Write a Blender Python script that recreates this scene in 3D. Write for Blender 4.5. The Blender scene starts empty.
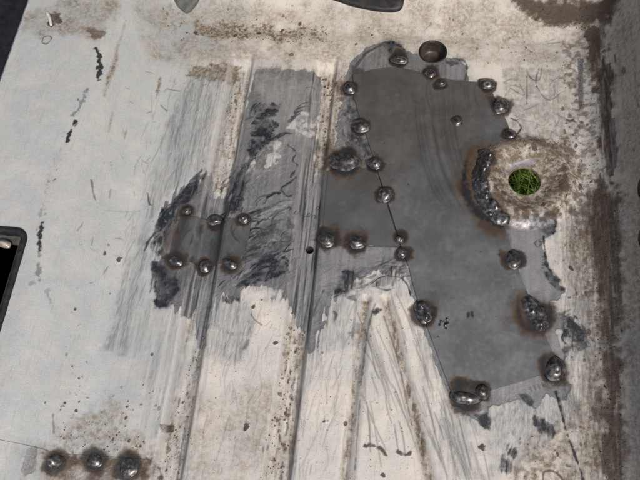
import bpy, math, random
import numpy as np
from mathutils import Matrix, Vector

# ------------------------------------------------------------------ camera
F = 622.0                      # focal length in photo pixels (640 wide)
H = 580.0                      # camera height above the floor sheet, mm
def unit(v):
    v = np.array(v, float); return v / np.linalg.norm(v)
AY = unit((180, 1610, -622))   # world Y (along the pressed channels) in camera axes
AX = np.array((1, -.0732, .0999)); AX = unit(AX - AX.dot(AY) * AY)
AZ = np.cross(AX, AY)
CM = np.array([AX, AY, AZ])    # camera axes -> world axes

sc = bpy.context.scene
C = sc.collection
cam_d = bpy.data.cameras.new('camera'); cam = bpy.data.objects.new('camera', cam_d); C.objects.link(cam)
cam_d.sensor_width = 36; cam_d.lens = 36 * F / 640; cam_d.clip_start = .01; cam_d.clip_end = 50
m4 = Matrix([list(CM[i]) + [0] for i in range(3)] + [[0, 0, 0, 1]])
m4.translation = Vector((0, 0, H / 1000)); cam.matrix_world = m4
sc.camera = cam

# ------------------------------------------------------------------ light
SUN_EL, SUN_AZ = 49, 151       # degrees; azimuth clockwise from +Y: light from behind and right of the camera
w = bpy.data.worlds.new('World'); sc.world = w; w.use_nodes = True
wn = w.node_tree.nodes; wl = w.node_tree.links
sky = wn.new('ShaderNodeTexSky'); sky.sky_type = 'NISHITA'; sky.sun_disc = False
sky.sun_elevation = math.radians(SUN_EL); sky.sun_rotation = math.radians(SUN_AZ)
sky.dust_density = 7; sky.air_density = 1.2; sky.ozone_density = 1.0
bg = wn['Background']; bg.inputs['Strength'].default_value = .08
wl.new(sky.outputs['Color'], bg.inputs['Color'])
sd = bpy.data.lights.new('sun', 'SUN'); sd.energy = 2.2; sd.angle = math.radians(9); sd.color = (1, .975, .945)
sun = bpy.data.objects.new('sun', sd); C.objects.link(sun)
az, el = math.radians(SUN_AZ), math.radians(SUN_EL)
sdir = Vector((math.sin(az) * math.cos(el), math.cos(az) * math.cos(el), math.sin(el)))
sun.rotation_euler = sdir.to_track_quat('Z', 'Y').to_euler(); sun.location = sdir * 3
vs = sc.view_settings; vs.view_transform = 'Standard'; vs.look = 'None'; vs.exposure = -.1; vs.gamma = 1
vs.use_curve_mapping = False

# ------------------------------------------------------------------ unrolled sheet: s across, t along (mm)
random.seed(4); rng = np.random.default_rng(7)
STEP = .8
ds = .4
def integrate(sgn, segs):
    x = [0.]; z = [0.]; s = [0.]
    ph = 0
    for length, a0, a1 in segs:
        n = max(1, int(length / ds))
        for k in range(n):
            ph = math.radians(a0 + (a1 - a0) * (k + .5) / n)
            x.append(x[-1] + math.cos(ph) * length / n); z.append(z[-1] + math.sin(ph) * length / n); s.append(s[-1] + length / n)
    return sgn * np.array(s), sgn * np.array(x), np.array(z)
rs, rx, rz = integrate(1, [(190, 0, 0), (62, 0, 70), (110, 70, 80)])
ls, lx, lz = integrate(-1, [(245, 0, 0), (34, 0, 40), (34, 40, 40), (26, 40, 6), (92, 5, 2)])
PS = np.concatenate([ls[::-1], rs[1:]]); PX = np.concatenate([lx[::-1], rx[1:]]); PZ = np.concatenate([lz[::-1], rz[1:]])
def heel(y):                                    # the sheet sweeps up to the heel board
    d = np.maximum(0, y - 478)
    return np.where(d < 40, d * d / 40 * .22, .22 * 40 + (d - 40) * .44)
def base_z_xy(x, y): return np.interp(x, PX, PZ) + heel(y)
def unroll(pts):
    """photo pixels -> (s, t) on the sheet: cast each pixel's ray onto the sheet's surface"""
    p = np.asarray(pts, float).reshape(-1, 2)
    d = np.stack([p[:, 0] - 320, 240 - p[:, 1], np.full(len(p), -F)], 1) @ CM.T
    t0 = (150 - H) / d[:, 2]; t1 = (-5 - H) / d[:, 2]
    lo, hi = t0.copy(), t1.copy()
    ts = np.linspace(0, 1, 120)
    tt = t0[:, None] + (t1 - t0)[:, None] * ts
    under = H + d[:, 2:3] * tt < base_z_xy(d[:, 0:1] * tt, d[:, 1:2] * tt)
    k = np.argmax(under, 1); k = np.maximum(k, 1)
    lo = tt[np.arange(len(p)), k - 1]; hi = tt[np.arange(len(p)), k]
    for _ in range(18):
        m = (lo + hi) / 2
        u = H + d[:, 2] * m < base_z_xy(d[:, 0] * m, d[:, 1] * m)
        hi = np.where(u, m, hi); lo = np.where(u, lo, m)
    return np.stack([np.interp(d[:, 0] * hi, PX, PS), d[:, 1] * hi], 1)

SA = np.arange(PS[0], PS[-1] - 1, STEP); TA = np.arange(-58, 600, STEP)
S, T = np.meshgrid(SA, TA)                      # row = t, column = s
NR, NC = S.shape

def vnoise(sx, sy=None, octaves=4, rough=.55):
    """value noise over the whole sheet, feature size in mm, result roughly -1..1"""
    sy = sy or sx
    out = np.zeros((NR, NC)); amp = 1; tot = 0
    for _ in range(octaves):
        gx, gy = (SA - SA[0]) / sx, (TA - TA[0]) / sy
        nx, ny = int(gx[-1]) + 3, int(gy[-1]) + 3
        g = rng.uniform(-1, 1, (ny, nx))
        ix, iy = gx.astype(int), gy.astype(int)
        fx, fy = gx - ix, gy - iy
        fx = fx * fx * (3 - 2 * fx); fy = fy * fy * (3 - 2 * fy)
        r0 = g[:, ix] * (1 - fx) + g[:, ix + 1] * fx
        out += amp * (r0[iy] * (1 - fy)[:, None] + r0[iy + 1] * fy[:, None])
        tot += amp; amp *= rough; sx /= 2; sy /= 2
        if min(sx, sy) < STEP * .8: break
    return out / tot * 1.6
N40 = vnoise(40); N14 = vnoise(14); N14b = vnoise(14); N5 = vnoise(5, octaves=3); N3 = vnoise(3, octaves=2); N100 = vnoise(100)
STR = vnoise(1.6, 40, 2); STR2 = vnoise(4, 70, 3); STR3 = vnoise(2.2, 14, 3)

def sstep(a, b, x):
    t = np.clip((x - a) / (b - a), 0, 1); return t * t * (3 - 2 * t)
def box_of(pts, pad):
    c0 = np.searchsorted(SA, pts[:, 0].min() - pad); c1 = np.searchsorted(SA, pts[:, 0].max() + pad)
    r0 = np.searchsorted(TA, pts[:, 1].min() - pad); r1 = np.searchsorted(TA, pts[:, 1].max() + pad)
    return slice(max(r0, 0), max(r1, 0)), slice(max(c0, 0), max(c1, 0))
def sdf(poly, x, y):
    d = np.full(x.shape, 1e9); inside = np.zeros(x.shape, bool)
    n = len(poly)
    for i in range(n):
        ax, ay = poly[i]; bx, by = poly[(i + 1) % n]
        ex, ey = bx - ax, by - ay
        h = np.clip(((x - ax) * ex + (y - ay) * ey) / (ex * ex + ey * ey + 1e-9), 0, 1)
        d = np.minimum(d, (x - ax - h * ex) ** 2 + (y - ay - h * ey) ** 2)
        if ay != by:
            c = ((ay > y) != (by > y)) & (x < (bx - ax) * (y - ay) / (by - ay) + ax)
            inside ^= c
    return np.where(inside, 1, -1) * np.sqrt(d)

L = {k: np.zeros((NR, NC)) for k in ('bare', 'dark', 'rust', 'thin', 'cream', 'scratch', 'scorch', 'grime_shade', 'light', 'pdark', 'plight', 'prust', 'white')}
def put(name, sl, m, mode='max'):
    a = L[name]
    if mode == 'max': a[sl] = np.maximum(a[sl], m)
    elif mode == 'sub': a[sl] = a[sl] * (1 - m)
    else: a[sl] = np.clip(a[sl] + m, 0, 1.5)
def area(name, px, val=1, soft=2, warp=5, mode='max', tex=None, texamp=0, streaky=0):
    q = unroll(px); sl = box_of(q, soft + warp + 4)
    d = sdf(q, S[sl], T[sl]) + warp * (.6 * N14[sl] + .5 * N5[sl]) + streaky * (.4 * STR3[sl] + STR2[sl]) * sstep(380, 300, T[sl])
    m = sstep(-soft, soft, d) * val
    if tex is not None: m = m * np.clip(1 + texamp * tex[sl], 0, 1.4)
    put(name, sl, np.clip(m, 0, 1), mode)
    if name == 'bare' and mode == 'max':
        sl = box_of(q, 26); d = sdf(q, S[sl], T[sl]) + 7 * N14[sl] + 3 * STR3[sl]
        put('thin', sl, sstep(-13, 3, d) * .5 * np.clip(1 + .6 * N5[sl], 0, 1.4))
def spline(q, n=6):
    q = np.asarray(q, float)
    if len(q) < 3: return np.stack([np.linspace(q[0, i], q[-1, i], n) for i in (0, 1)], 1)
    p = np.vstack([2 * q[0] - q[1], q, 2 * q[-1] - q[-2]]); out = []
    for i in range(1, len(p) - 2):
        for k in range(n):
            t = k / n
            out.append(.5 * (2 * p[i] + (p[i + 1] - p[i - 1]) * t + (2 * p[i - 1] - 5 * p[i] + 4 * p[i + 1] - p[i + 2]) * t * t + (3 * p[i] - p[i - 1] - 3 * p[i + 1] + p[i + 2]) * t ** 3))
    out.append(p[-2]); return np.array(out)
def stroke_q(name, q, wid, val=1, soft=.6, taper=(1, 1), mode='max', rag=0, n=5):
    q = spline(q, n); m = len(q)
    sl = box_of(q, wid + soft + 2 + rag)
    x, y = S[sl], T[sl]
    if x.size == 0: return
    best = np.full(x.shape, -1e9)
    for i in range(m - 1):
        (ax, ay), (bx, by) = q[i], q[i + 1]; ex, ey = bx - ax, by - ay
        h = np.clip(((x - ax) * ex + (y - ay) * ey) / (ex * ex + ey * ey + 1e-9), 0, 1)
        u = (i + h) / (m - 1)
        tw = taper[0] + (1 - taper[0]) * np.minimum(1, u * 3)
        tw = tw * (taper[1] + (1 - taper[1]) * np.minimum(1, (1 - u) * 3))
        best = np.maximum(best, wid / 2 * tw - np.hypot(x - ax - h * ex, y - ay - h * ey))
    if rag: best = best + rag * (.5 * N5[sl] + .6 * N3[sl])
    put(name, sl, sstep(-soft, soft, best) * val, mode)
def stroke(name, px, wid, **k): stroke_q(name, unroll(px), wid, **k)
def dot(name, px, r, val=1, soft=1, rag=1.1, asp=1, mode='max'):
    q = unroll([px]); r = r * (.55 if name == 'rust' else 1); sl = box_of(q, r * 2 * max(1, asp) + 3)
    x, y = S[sl] - q[0, 0], T[sl] - q[0, 1]
    if x.size == 0: return
    d = r - np.hypot(x, y / asp) + r * rag * .6 * N5[sl] + r * rag * .5 * N3[sl]
    put(name, sl, sstep(-soft, soft, d) * val, mode)
def specks(name, px, n, r=(.5, 1.6), val=(.5, 1), elong=1.5):
    """n irregular specks inside a photo-pixel polygon"""
    q = unroll(px); x0, y0 = q.min(0); x1, y1 = q.max(0); k = 0; tries = 0
    while k < n and tries < n * 20:
        tries += 1
        c = np.array([[random.uniform(x0, x1), random.uniform(y0, y1)]])
        if sdf(q, c[:, 0], c[:, 1])[0] < 0: continue
        k += 1
        rr = (r[0] + (r[1] - r[0]) * random.random() ** 3) * .68; a = random.uniform(.6, elong)
        sl = box_of(c, rr * 3 + 2); x, y = S[sl] - c[0, 0], T[sl] - c[0, 1]
        if x.size == 0: continue
        put(name, sl, sstep(-.7, .7, rr - np.hypot(x, y / a) + rr * .7 * N3[sl]) * random.uniform(*val))
def scratches(name, px, n, length, ang, spread, wid=(.5, .9), val=(.4, .9), bend=.06):
    """thin scratches; ang in degrees from +t (up the sheet), clockwise"""
    q = unroll(px); x0, y0 = q.min(0); x1, y1 = q.max(0); k = 0; tries = 0
    while k < n and tries < n * 20:
        tries += 1
        c = np.array([[random.uniform(x0, x1), random.uniform(y0, y1)]])
        if sdf(q, c[:, 0], c[:, 1])[0] < 0: continue
        k += 1
        a = math.radians(ang + random.gauss(0, spread)); l = random.uniform(*length)
        dv = np.array([math.sin(a), math.cos(a)]); nv = np.array([dv[1], -dv[0]]); b = random.gauss(0, bend) * l
        stroke_q(name, [c[0] - dv * l / 2, c[0] + nv * b, c[0] + dv * l / 2], max(.95, random.uniform(*wid)), val=random.uniform(*val), soft=.75, taper=(.6, .6), n=4)
def comb(name, px_a, px_b, n, dvec, wid, val=.9, curve=0, jitter=.6):
    """n side by side grinder marks from px_a to px_b, each drawn along dvec (pixels)"""
    for k in range(n):
        f = (k + .5) / n
        x = px_a[0] + (px_b[0] - px_a[0]) * f + random.gauss(0, jitter); y = px_a[1] + (px_b[1] - px_a[1]) * f + random.gauss(0, jitter)
        e = random.uniform(.7, 1.1)
        stroke(name, [(x, y), (x + dvec[0] * e * .5 - curve * dvec[1], y + dvec[1] * e * .5 + curve * dvec[0]), (x + dvec[0] * e, y + dvec[1] * e)],
               wid * random.uniform(.7, 1.3), val=val * random.uniform(.7, 1), soft=.9, taper=(.5, .15), n=3, rag=.8)

def smear(name, px, n, dv, ln=(.5, 1.2), wid=(.8, 2.4), val=(.5, 1), curve=.12, turn=.25):
    """dragged strokes starting inside a photo-pixel polygon, along dv"""
    q = np.asarray(px, float); (x0, y0), (x1, y1) = q.min(0), q.max(0); k = 0
    while k < n:
        x, y = random.uniform(x0, x1), random.uniform(y0, y1)
        if sdf(q, np.array([x]), np.array([y]))[0] < 0: continue
        k += 1; a = random.gauss(0, turn); e = random.uniform(*ln)
        dx = (dv[0] * math.cos(a) - dv[1] * math.sin(a)) * e; dy = (dv[0] * math.sin(a) + dv[1] * math.cos(a)) * e; c = random.gauss(curve, .1)
        stroke(name, [(x, y), (x + dx * .5 - c * dy, y + dy * .5 + c * dx), (x + dx, y + dy)], random.uniform(*wid), val=random.uniform(*val), soft=.7, taper=(.4, .1), rag=.9, n=3)

# ------------------------------------------------------------------ form of the sheet
RIBS = [(-175, 12.5, 8.5), (-76, 11.5, 8.5)]     # channel centre s, half width, depth
Z = np.zeros((NR, NC))
rib_mask = []
for c, hw, dep in RIBS:
    wob = 1.2 * np.sin(T / 70 + c)
    d = np.abs(S - c - wob)
    prof = sstep(hw + 2.4, hw - 3.4, d)
    fade = sstep(452, 425, T)
    Z -= dep * prof * fade
    rib_mask.append((d < hw + 2.5) & (T < 445))
HOLE = unroll([(525, 180)])[0]; HR = 16.5
PLUG = unroll([(433, 52)])[0]; PR = 14.5
TINY = unroll([(309, 247)])[0]; TR = 4.2
rr = np.hypot(S - HOLE[0], T - HOLE[1])
boss = 8.0 * sstep(56, 37, rr) - 9.0 * sstep(38, 18, rr) + .5 * N14 * sstep(50, 40, rr)
Z += boss
boss_mask = rr < 50
# tapering V shaped swage at the front
def line_dist(p, q):
    a, b = unroll([p, q]); e = b - a; h = np.clip(((S - a[0]) * e[0] + (T - a[1]) * e[1]) / (e @ e), 0, 1.6)
    return np.hypot(S - a[0] - h * e[0], T - a[1] - h * e[1])
for p, q, wd, dep in [((366, 300), (344, 482), 4.0, 5.0), ((386, 300), (431, 482), 4.8, 6.0)]:
    Z -= dep * np.exp(-(line_dist(p, q) / wd) ** 2)
wq = unroll([(372, 312), (380, 312), (422, 500), (352, 500)])
sl = box_of(wq, 12); Z[sl] += 2.0 * sstep(-3, 3, sdf(wq, S[sl], T[sl]))
swage_q = unroll([(374, 292), (392, 296), (445, 520), (330, 520), (358, 300)])
swage_mask = sdf(swage_q, S, T) > 0
# sheet waviness and dents
Z += 1.0 * N100 + .35 * N40
Z += -1.8 * np.exp(-(((S + 318) / 9) ** 2 + ((T - 430) / 45) ** 2)) - 1.4 * np.exp(-(((S + 300) / 6) ** 2 + ((T - 350) / 30) ** 2))
# shallow crease where the heel meets the floor
Z += -1.6 * np.exp(-((T - 482 + 4 * N40) / 9) ** 2) * sstep(-230, -200, S)

# ------------------------------------------------------------------ wear and some painted light on the paint (masks with shapes of their own)
exec_layers = True
A = area
# tone of the old paint: blue white on the tunnel, cream on the floor
L['cream'] = np.clip(sstep(-250, -120, S + 30 * N40) * .75 + (.08 + .17 * sstep(-240, -180, S)) * N40 + .08 * N14 + .12, 0, 1)
L['cream'] = np.clip(L['cream'] - .25 * sstep(-30, -95, -T + 0 * S) * 0, 0, 1)
L['cream'] *= (1 - .2 * sstep(196, 226, S))
# sanded paint, half through
A('thin', [(190, 68), (240, 66), (228, 130), (210, 175), (166, 196), (150, 220), (146, 262), (128, 350), (104, 352), (122, 285), (146, 212), (164, 140), (180, 90)], .75, soft=6, warp=6, tex=STR2, texamp=.9)
A('thin', [(140, 290), (190, 310), (180, 420), (150, 440), (140, 360), (115, 340)], .45, soft=10, warp=8, tex=STR2, texamp=1.2)
A('thin', [(205, 300), (252, 300), (255, 330), (240, 365), (210, 360), (196, 340)], .55, soft=5, warp=4, tex=STR3, texamp=.4)
A('thin', [(502, 67), (577, 68), (580, 112), (575, 160), (545, 150), (515, 130), (505, 100)], .34, soft=2.5, warp=3, tex=N5, texamp=.6)
A('grime_shade', [(502, 67), (577, 68), (580, 112), (575, 160), (545, 150), (515, 130), (505, 100)], .3, soft=3, warp=3, tex=N5, texamp=.8)
A('thin', [(450, 398), (560, 370), (580, 400), (575, 430), (555, 432), (525, 470), (492, 475), (478, 440), (462, 420)], .6, soft=5, warp=6, tex=N14, texamp=.7)
A('thin', [(318, 300), (360, 280), (408, 282), (410, 300), (362, 300), (355, 345), (338, 350), (325, 350), (312, 380), (300, 380)], .55, soft=5, warp=7, tex=STR2, texamp=1.0)
A('thin', [(540, 215), (600, 200), (595, 330), (600, 480), (565, 480), (570, 400), (580, 340), (560, 280)], .38, soft=8, warp=8, tex=STR2, texamp=1.3)
A('thin', [(405, 300), (420, 310), (470, 420), (480, 480), (440, 480), (420, 380)], .35, soft=6, warp=6, tex=STR2, texamp=1.3)
A('thin', [(300, 330), (318, 345), (300, 480), (286, 480)], .45, soft=5, warp=5, tex=STR2, texamp=1)
A('thin', [(190, 330), (215, 300), (185, 480), (172, 480)], .5, soft=4, warp=4, tex=STR2, texamp=1)
# bare ground metal
A('bare', [(258, 69), (322, 71), (318, 115), (313, 165), (326, 167), (324, 300), (318, 345), (309, 352), (303, 330), (292, 318), (284, 300), (262, 289), (216, 298), (204, 345), (196, 340), (190, 318), (176, 306), (158, 310), (154, 290), (158, 240), (164, 208), (180, 186), (198, 177), (206, 171), (215, 194), (228, 192), (240, 130), (250, 90)], 1, soft=3, warp=3, streaky=7)
A('bare', [(345, 80), (350, 62), (365, 48), (388, 41), (404, 50), (420, 54), (455, 58), (467, 66), (470, 88), (380, 110), (390, 175), (330, 168), (337, 120)], 1, soft=1, warp=3)
A('bare', [(316, 240), (408, 240), (416, 290), (412, 296), (404, 276), (388, 271), (368, 273), (350, 284), (336, 292), (324, 322), (314, 348), (308, 330)], 1, soft=1.2, warp=3, streaky=5)
A('bare', [(402, 245), (416, 290), (424, 310), (470, 405), (452, 406), (432, 352), (412, 296)], 1, soft=1, warp=2)
A('bare', [(490, 205), (505, 222), (548, 212), (557, 232), (543, 239), (547, 262), (553, 275), (566, 291), (560, 299), (551, 301), (555, 314), (575, 316), (590, 346), (580, 350), (568, 328), (557, 332), (567, 355), (560, 378), (535, 350), (515, 290)], 1, soft=1, warp=3)
A('bare', [(449, 402), (556, 368), (573, 385), (566, 400), (546, 396), (536, 408), (524, 397), (490, 408), (488, 432), (476, 421), (466, 411)], 1, soft=1, warp=2.5)
A('bare', [(577, 58), (584, 58), (583, 100), (579, 112)], 1, soft=1, warp=1.5)
A('bare', [(598, 80), (604, 70), (610, 62), (612, 110), (618, 150), (613, 180), (606, 140)], 1, soft=1, warp=3)
A('bare', [(28, 448), (38, 446), (36, 472), (24, 478), (20, 470)], .8, soft=1.2, warp=1)
A('bare', [(330, 165), (380, 160), (410, 245), (330, 246), (316, 244)], 1, soft=1, warp=1)
A('bare', [(352, 74), (490, 84), (508, 130), (490, 150), (478, 180), (492, 214), (505, 230), (556, 365), (455, 400), (402, 250)], 1, soft=1, warp=1)
# paint that survived on the bare patches
for px in [[(300, 108), (318, 112), (314, 135), (300, 134), (285, 128)], [(268, 142), (280, 138), (283, 160), (262, 170)], [(247, 158), (256, 156), (258, 170), (246, 172)],
           [(240, 290), (265, 284), (283, 290), (280, 330), (245, 330)], [(545, 218), (553, 222), (549, 232)]]:
    A('bare', px, .55, soft=3, warp=4, mode='sub', tex=N5, texamp=.6)
# lighter polished top of the middle strip
A('light', [(258, 80), (316, 82), (312, 130), (290, 200), (262, 215), (270, 150), (262, 110)], .55, soft=8, warp=8, tex=N14, texamp=.5)
A('light', [(505, 222), (540, 220), (545, 262), (555, 290), (552, 320), (565, 355), (545, 345), (525, 290)], .75, soft=3, warp=3)
A('light', [(320, 248), (404, 246), (412, 280), (380, 268), (340, 282), (318, 300)], .6, soft=5, warp=4)
A('light', [(460, 400), (556, 372), (566, 385), (520, 395)], .6, soft=3, warp=3)
A('light', [(280, 215), (318, 190), (318, 300), (290, 290)], .4, soft=8, warp=8)
# dark dragged grinder marks
comb('dark', (203, 168), (162, 216), 15, (-10, 22), 5.0, 1, .06)
comb('dark', (196, 186), (170, 205), 7, (-8, 14), 2.2, .9, .08)
A('dark', [(164, 208), (172, 214), (166, 250), (156, 268), (158, 300), (172, 304), (168, 308), (154, 306), (155, 270), (158, 235)], .75, soft=2.5, warp=4, tex=N5, texamp=.5)
A('dark', [(152, 262), (172, 258), (178, 290), (165, 308), (155, 304)], .7, soft=3, warp=4, tex=N14, texamp=.6)
for k in range(5): stroke('dark', [(312 - k * 4.3, 101 + k * 4.2), (303 - k * 3.4, 103 + k * 4.4), (296 - k * 1.2, 107 + k * 3.4)], 2.4 + .5 * k, val=.85, soft=.8, taper=(.5, .2), rag=1)
stroke('dark', [(315, 86), (308, 87), (305, 88)], 2, val=.8, taper=(.6, .2), rag=1)
stroke('dark', [(293, 133), (283, 134), (276, 138), (268, 141)], 5, val=.85, soft=1, taper=(.2, .4), rag=1.5)
A('dark', [(258, 105), (272, 103), (280, 106), (270, 118), (278, 125), (268, 140), (262, 150), (252, 160), (246, 150), (252, 125)], .75, soft=2, warp=5, tex=N5, texamp=.5)
A('dark', [(252, 108), (262, 103), (270, 112), (258, 124)], .6, soft=2, warp=4)
comb('dark', (246, 160), (228, 212), 11, (-8, 22), 4.4, .95, .05)
comb('dark', (262, 150), (240, 200), 6, (-6, 12), 2.0, .7, .1)
comb('dark', (275, 205), (248, 215), 6, (-24, 12), 4.0, .9, .05)
comb('dark', (290, 205), (250, 262), 15, (-26, 15), 3.6, .85, .07)
comb('dark', (283, 248), (252, 282), 9, (-26, 14), 4.2, .95, .06)
comb('dark', (300, 250), (288, 292), 8, (-9, 14), 2.2, .6, .05)
stroke('dark', [(288, 145), (296, 152), (293, 160), (297, 166), (290, 178)], 2.2, val=.8, rag=1.4)
stroke('dark', [(296, 178), (284, 186), (282, 190), (287, 196), (293, 195)], 2.4, val=.85, rag=1.4)
comb('dark', (293, 178), (283, 190), 4, (-8, 7), 1.8, .8)
A('dark', [(222, 180), (238, 170), (242, 180), (230, 205), (222, 215)], .5, soft=3, warp=5, tex=N5, texamp=.6)
comb('dark', (222, 296), (240, 296), 13, (-.6, 7), 1.7, .9, 0, .2)
comb('thin', (205, 310), (246, 332), 22, (-1, 9), 1.4, .9, 0, .2)
stroke('thin', [(209, 316), (220, 328), (235, 334), (250, 332), (253, 322)], 5, val=.8, soft=1.5, rag=1)
stroke('dark', [(249, 340), (246, 346), (243, 349)], 4, val=.6, soft=1.5, taper=(.3, .6))
S1 = [(207, 166), (197, 172), (162, 212), (156, 245), (168, 236), (186, 200)]
smear('dark', S1, 42, (-11, 18), wid=(1.2, 3.2)); smear('white', S1, 16, (-10, 16), wid=(.8, 1.8), val=(.3, .7))
A('dark', [(200, 176), (207, 172), (196, 196), (180, 214), (170, 240), (160, 256), (157, 240), (164, 212), (182, 190)], .85, soft=3, warp=6, tex=STR3, texamp=.5)
A('dark', [(240, 165), (250, 160), (246, 190), (236, 212), (226, 218), (228, 190)], .8, soft=3, warp=6, tex=STR3, texamp=.5)
A('dark', [(262, 228), (290, 205), (294, 240), (270, 262), (250, 280), (240, 276), (252, 250)], .5, soft=5, warp=9, tex=N5, texamp=1.0)
A('dark', [(250, 270), (284, 256), (290, 270), (262, 284), (246, 286)], .75, soft=3, warp=6, tex=N5, texamp=.6)
A('dark', [(180, 205), (250, 208), (250, 222), (176, 220)], .4, soft=5, warp=7, tex=N5, texamp=.8)
A('dark', [(160, 258), (245, 262), (240, 276), (200, 280), (158, 300)], .45, soft=6, warp=8, tex=STR3, texamp=.8)
A('dark', [(370, 286), (380, 276), (396, 262), (402, 268), (398, 280), (386, 288)], .7, soft=2.5, warp=4, tex=STR3, texamp=.6)
A('dark', [(336, 296), (344, 272), (354, 270), (356, 280), (366, 280), (352, 291)], .7, soft=2.5, warp=4, tex=STR3, texamp=.6)
S2 = [(226, 175), (246, 158), (252, 190), (236, 222), (222, 218)]
smear('dark', S2, 30, (-8, 20)); smear('white', S2, 8, (-7, 14), wid=(.8, 1.8), val=(.3, .6))
S3 = [(250, 202), (294, 188), (298, 258), (268, 284), (236, 276), (244, 228)]
smear('dark', S3, 62, (-18, 11), wid=(.9, 3.0)); smear('white', S3, 26, (-16, 10), wid=(.8, 2.4), val=(.25, .6))
A('white', [(262, 208), (292, 200), (288, 216), (264, 228)], .55, soft=3, warp=5, tex=N5, texamp=.6)
A('white', [(246, 157), (258, 154), (258, 172), (243, 176)], .5, soft=3, warp=5, tex=N5, texamp=.7)
S4 = [(332, 297), (345, 268), (362, 270), (398, 260), (408, 280), (372, 288)]
smear('dark', S4, 34, (17, -6), wid=(.8, 2.4), val=(.4, .95)); smear('white', S4, 16, (15, -4), wid=(.8, 2.2), val=(.3, .8))
A('white', [(340, 287), (362, 276), (404, 276), (409, 292), (385, 289), (350, 292)], .6, soft=3, warp=4, tex=N5, texamp=.7)
A('white', [(258, 80), (318, 80), (314, 130), (286, 142), (284, 106), (258, 102)], .45, soft=5, warp=6, tex=STR3, texamp=.5)
S5 = [(254, 100), (282, 103), (272, 145), (252, 162)]
smear('dark', S5, 34, (-8, 10), wid=(1, 3.2), val=(.5, 1)); smear('white', S5, 8, (-8, 8), wid=(.8, 1.8), val=(.3, .6))
smear('white', [(260, 82), (318, 82), (312, 132), (292, 186), (264, 190)], 70, (-15, 7), wid=(.7, 2.0), val=(.15, .5))
smear('white', [(258, 78), (318, 80), (308, 110), (265, 108)], 50, (-16, 3), wid=(.7, 1.8), val=(.15, .5))
smear('dark', [(155, 262), (176, 262), (172, 300), (156, 300)], 18, (0, 16), wid=(1, 3), val=(.4, .8))
smear('dark', [(562, 312), (588, 320), (590, 344), (566, 334)], 18, (7, 12), wid=(1, 2.6)); smear('white', [(562, 312), (588, 320), (590, 344), (566, 334)], 10, (7, 10), wid=(.8, 1.8), val=(.3, .7))
smear('dark', [(345, 95), (365, 100), (378, 160), (340, 150)], 26, (4, 14), wid=(1, 2.6), val=(.4, .9)); smear('white', [(340, 95), (365, 100), (375, 150), (340, 150)], 16, (6, 8), wid=(.8, 1.8), val=(.2, .5))
smear('white', [(480, 410), (555, 395), (575, 425), (520, 465), (492, 465)], 50, (-6, 12), wid=(1, 3), val=(.2, .6))
smear('thin', [(485, 415), (555, 398), (570, 425), (520, 465), (495, 465)], 40, (-6, 14), wid=(1, 3.5), val=(.4, .9))
# below the left wing of the patch
A('dark', [(338, 280), (346, 270), (352, 270), (354, 278), (366, 279), (356, 290), (345, 293), (332, 297), (334, 290)], .7, soft=2, warp=3, tex=N5, texamp=.7)
comb('dark', (356, 272), (338, 294), 7, (14, -4), 2, .8, .05)
stroke('dark', [(372, 284), (384, 279), (394, 264), (396, 262)], 4.5, val=.7, soft=1.6, taper=(.5, .3), rag=2)
stroke('dark', [(370, 285), (382, 277), (398, 277), (407, 284), (411, 296)], 1.5, val=.95, rag=.6)
stroke('dark', [(372, 286), (386, 290), (395, 288)], 1.8, val=.8, taper=(.6, .2), rag=.8)
stroke('dark', [(334, 297), (350, 290), (366, 287)], 2.0, val=.7, rag=.8)
stroke('dark', [(360, 272), (368, 270), (378, 268)], 4, val=.5, soft=1.6, rag=2)
stroke('dark', [(324, 290), (318, 302), (312, 318)], 1.6, val=.6, rag=1)
dot('dark', (353, 298), 4, .6, 1.4, asp=.6); dot('dark', (336, 316), 3, .7, 1, asp=2); dot('dark', (377, 312), 3, .8, 1, asp=1.2); dot('dark', (355, 333), 4, .5, 1.5, asp=1.5)
# right hand edge of the patch
stroke('dark', [(544, 236), (545, 250), (547, 265), (551, 271)], 2.2, val=.9, rag=1)
comb('dark', (543, 238), (546, 270), 14, (-4, .5), .9, .8, 0, .3)
A('dark', [(544, 272), (553, 270), (560, 280), (566, 289), (558, 290), (548, 282)], .75, soft=1.5, warp=2, tex=N5, texamp=.4)
A('dark', [(525, 218), (540, 218), (545, 214), (556, 214), (557, 232), (548, 235), (538, 228), (530, 230)], .7, soft=1.5, warp=3, tex=N5, texamp=.6)
A('dark', [(566, 318), (576, 318), (586, 332), (590, 345), (584, 348), (576, 336), (564, 336)], .85, soft=1.5, warp=3, tex=N5, texamp=.5)
comb('dark', (560, 312), (566, 334), 7, (12, -5), 2, .7)
A('dark', [(563, 345), (574, 345), (570, 354), (562, 352)], .7, soft=1.5, warp=2)
stroke('dark', [(575, 316), (584, 328), (588, 342)], 2, val=.8, rag=1)
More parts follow.
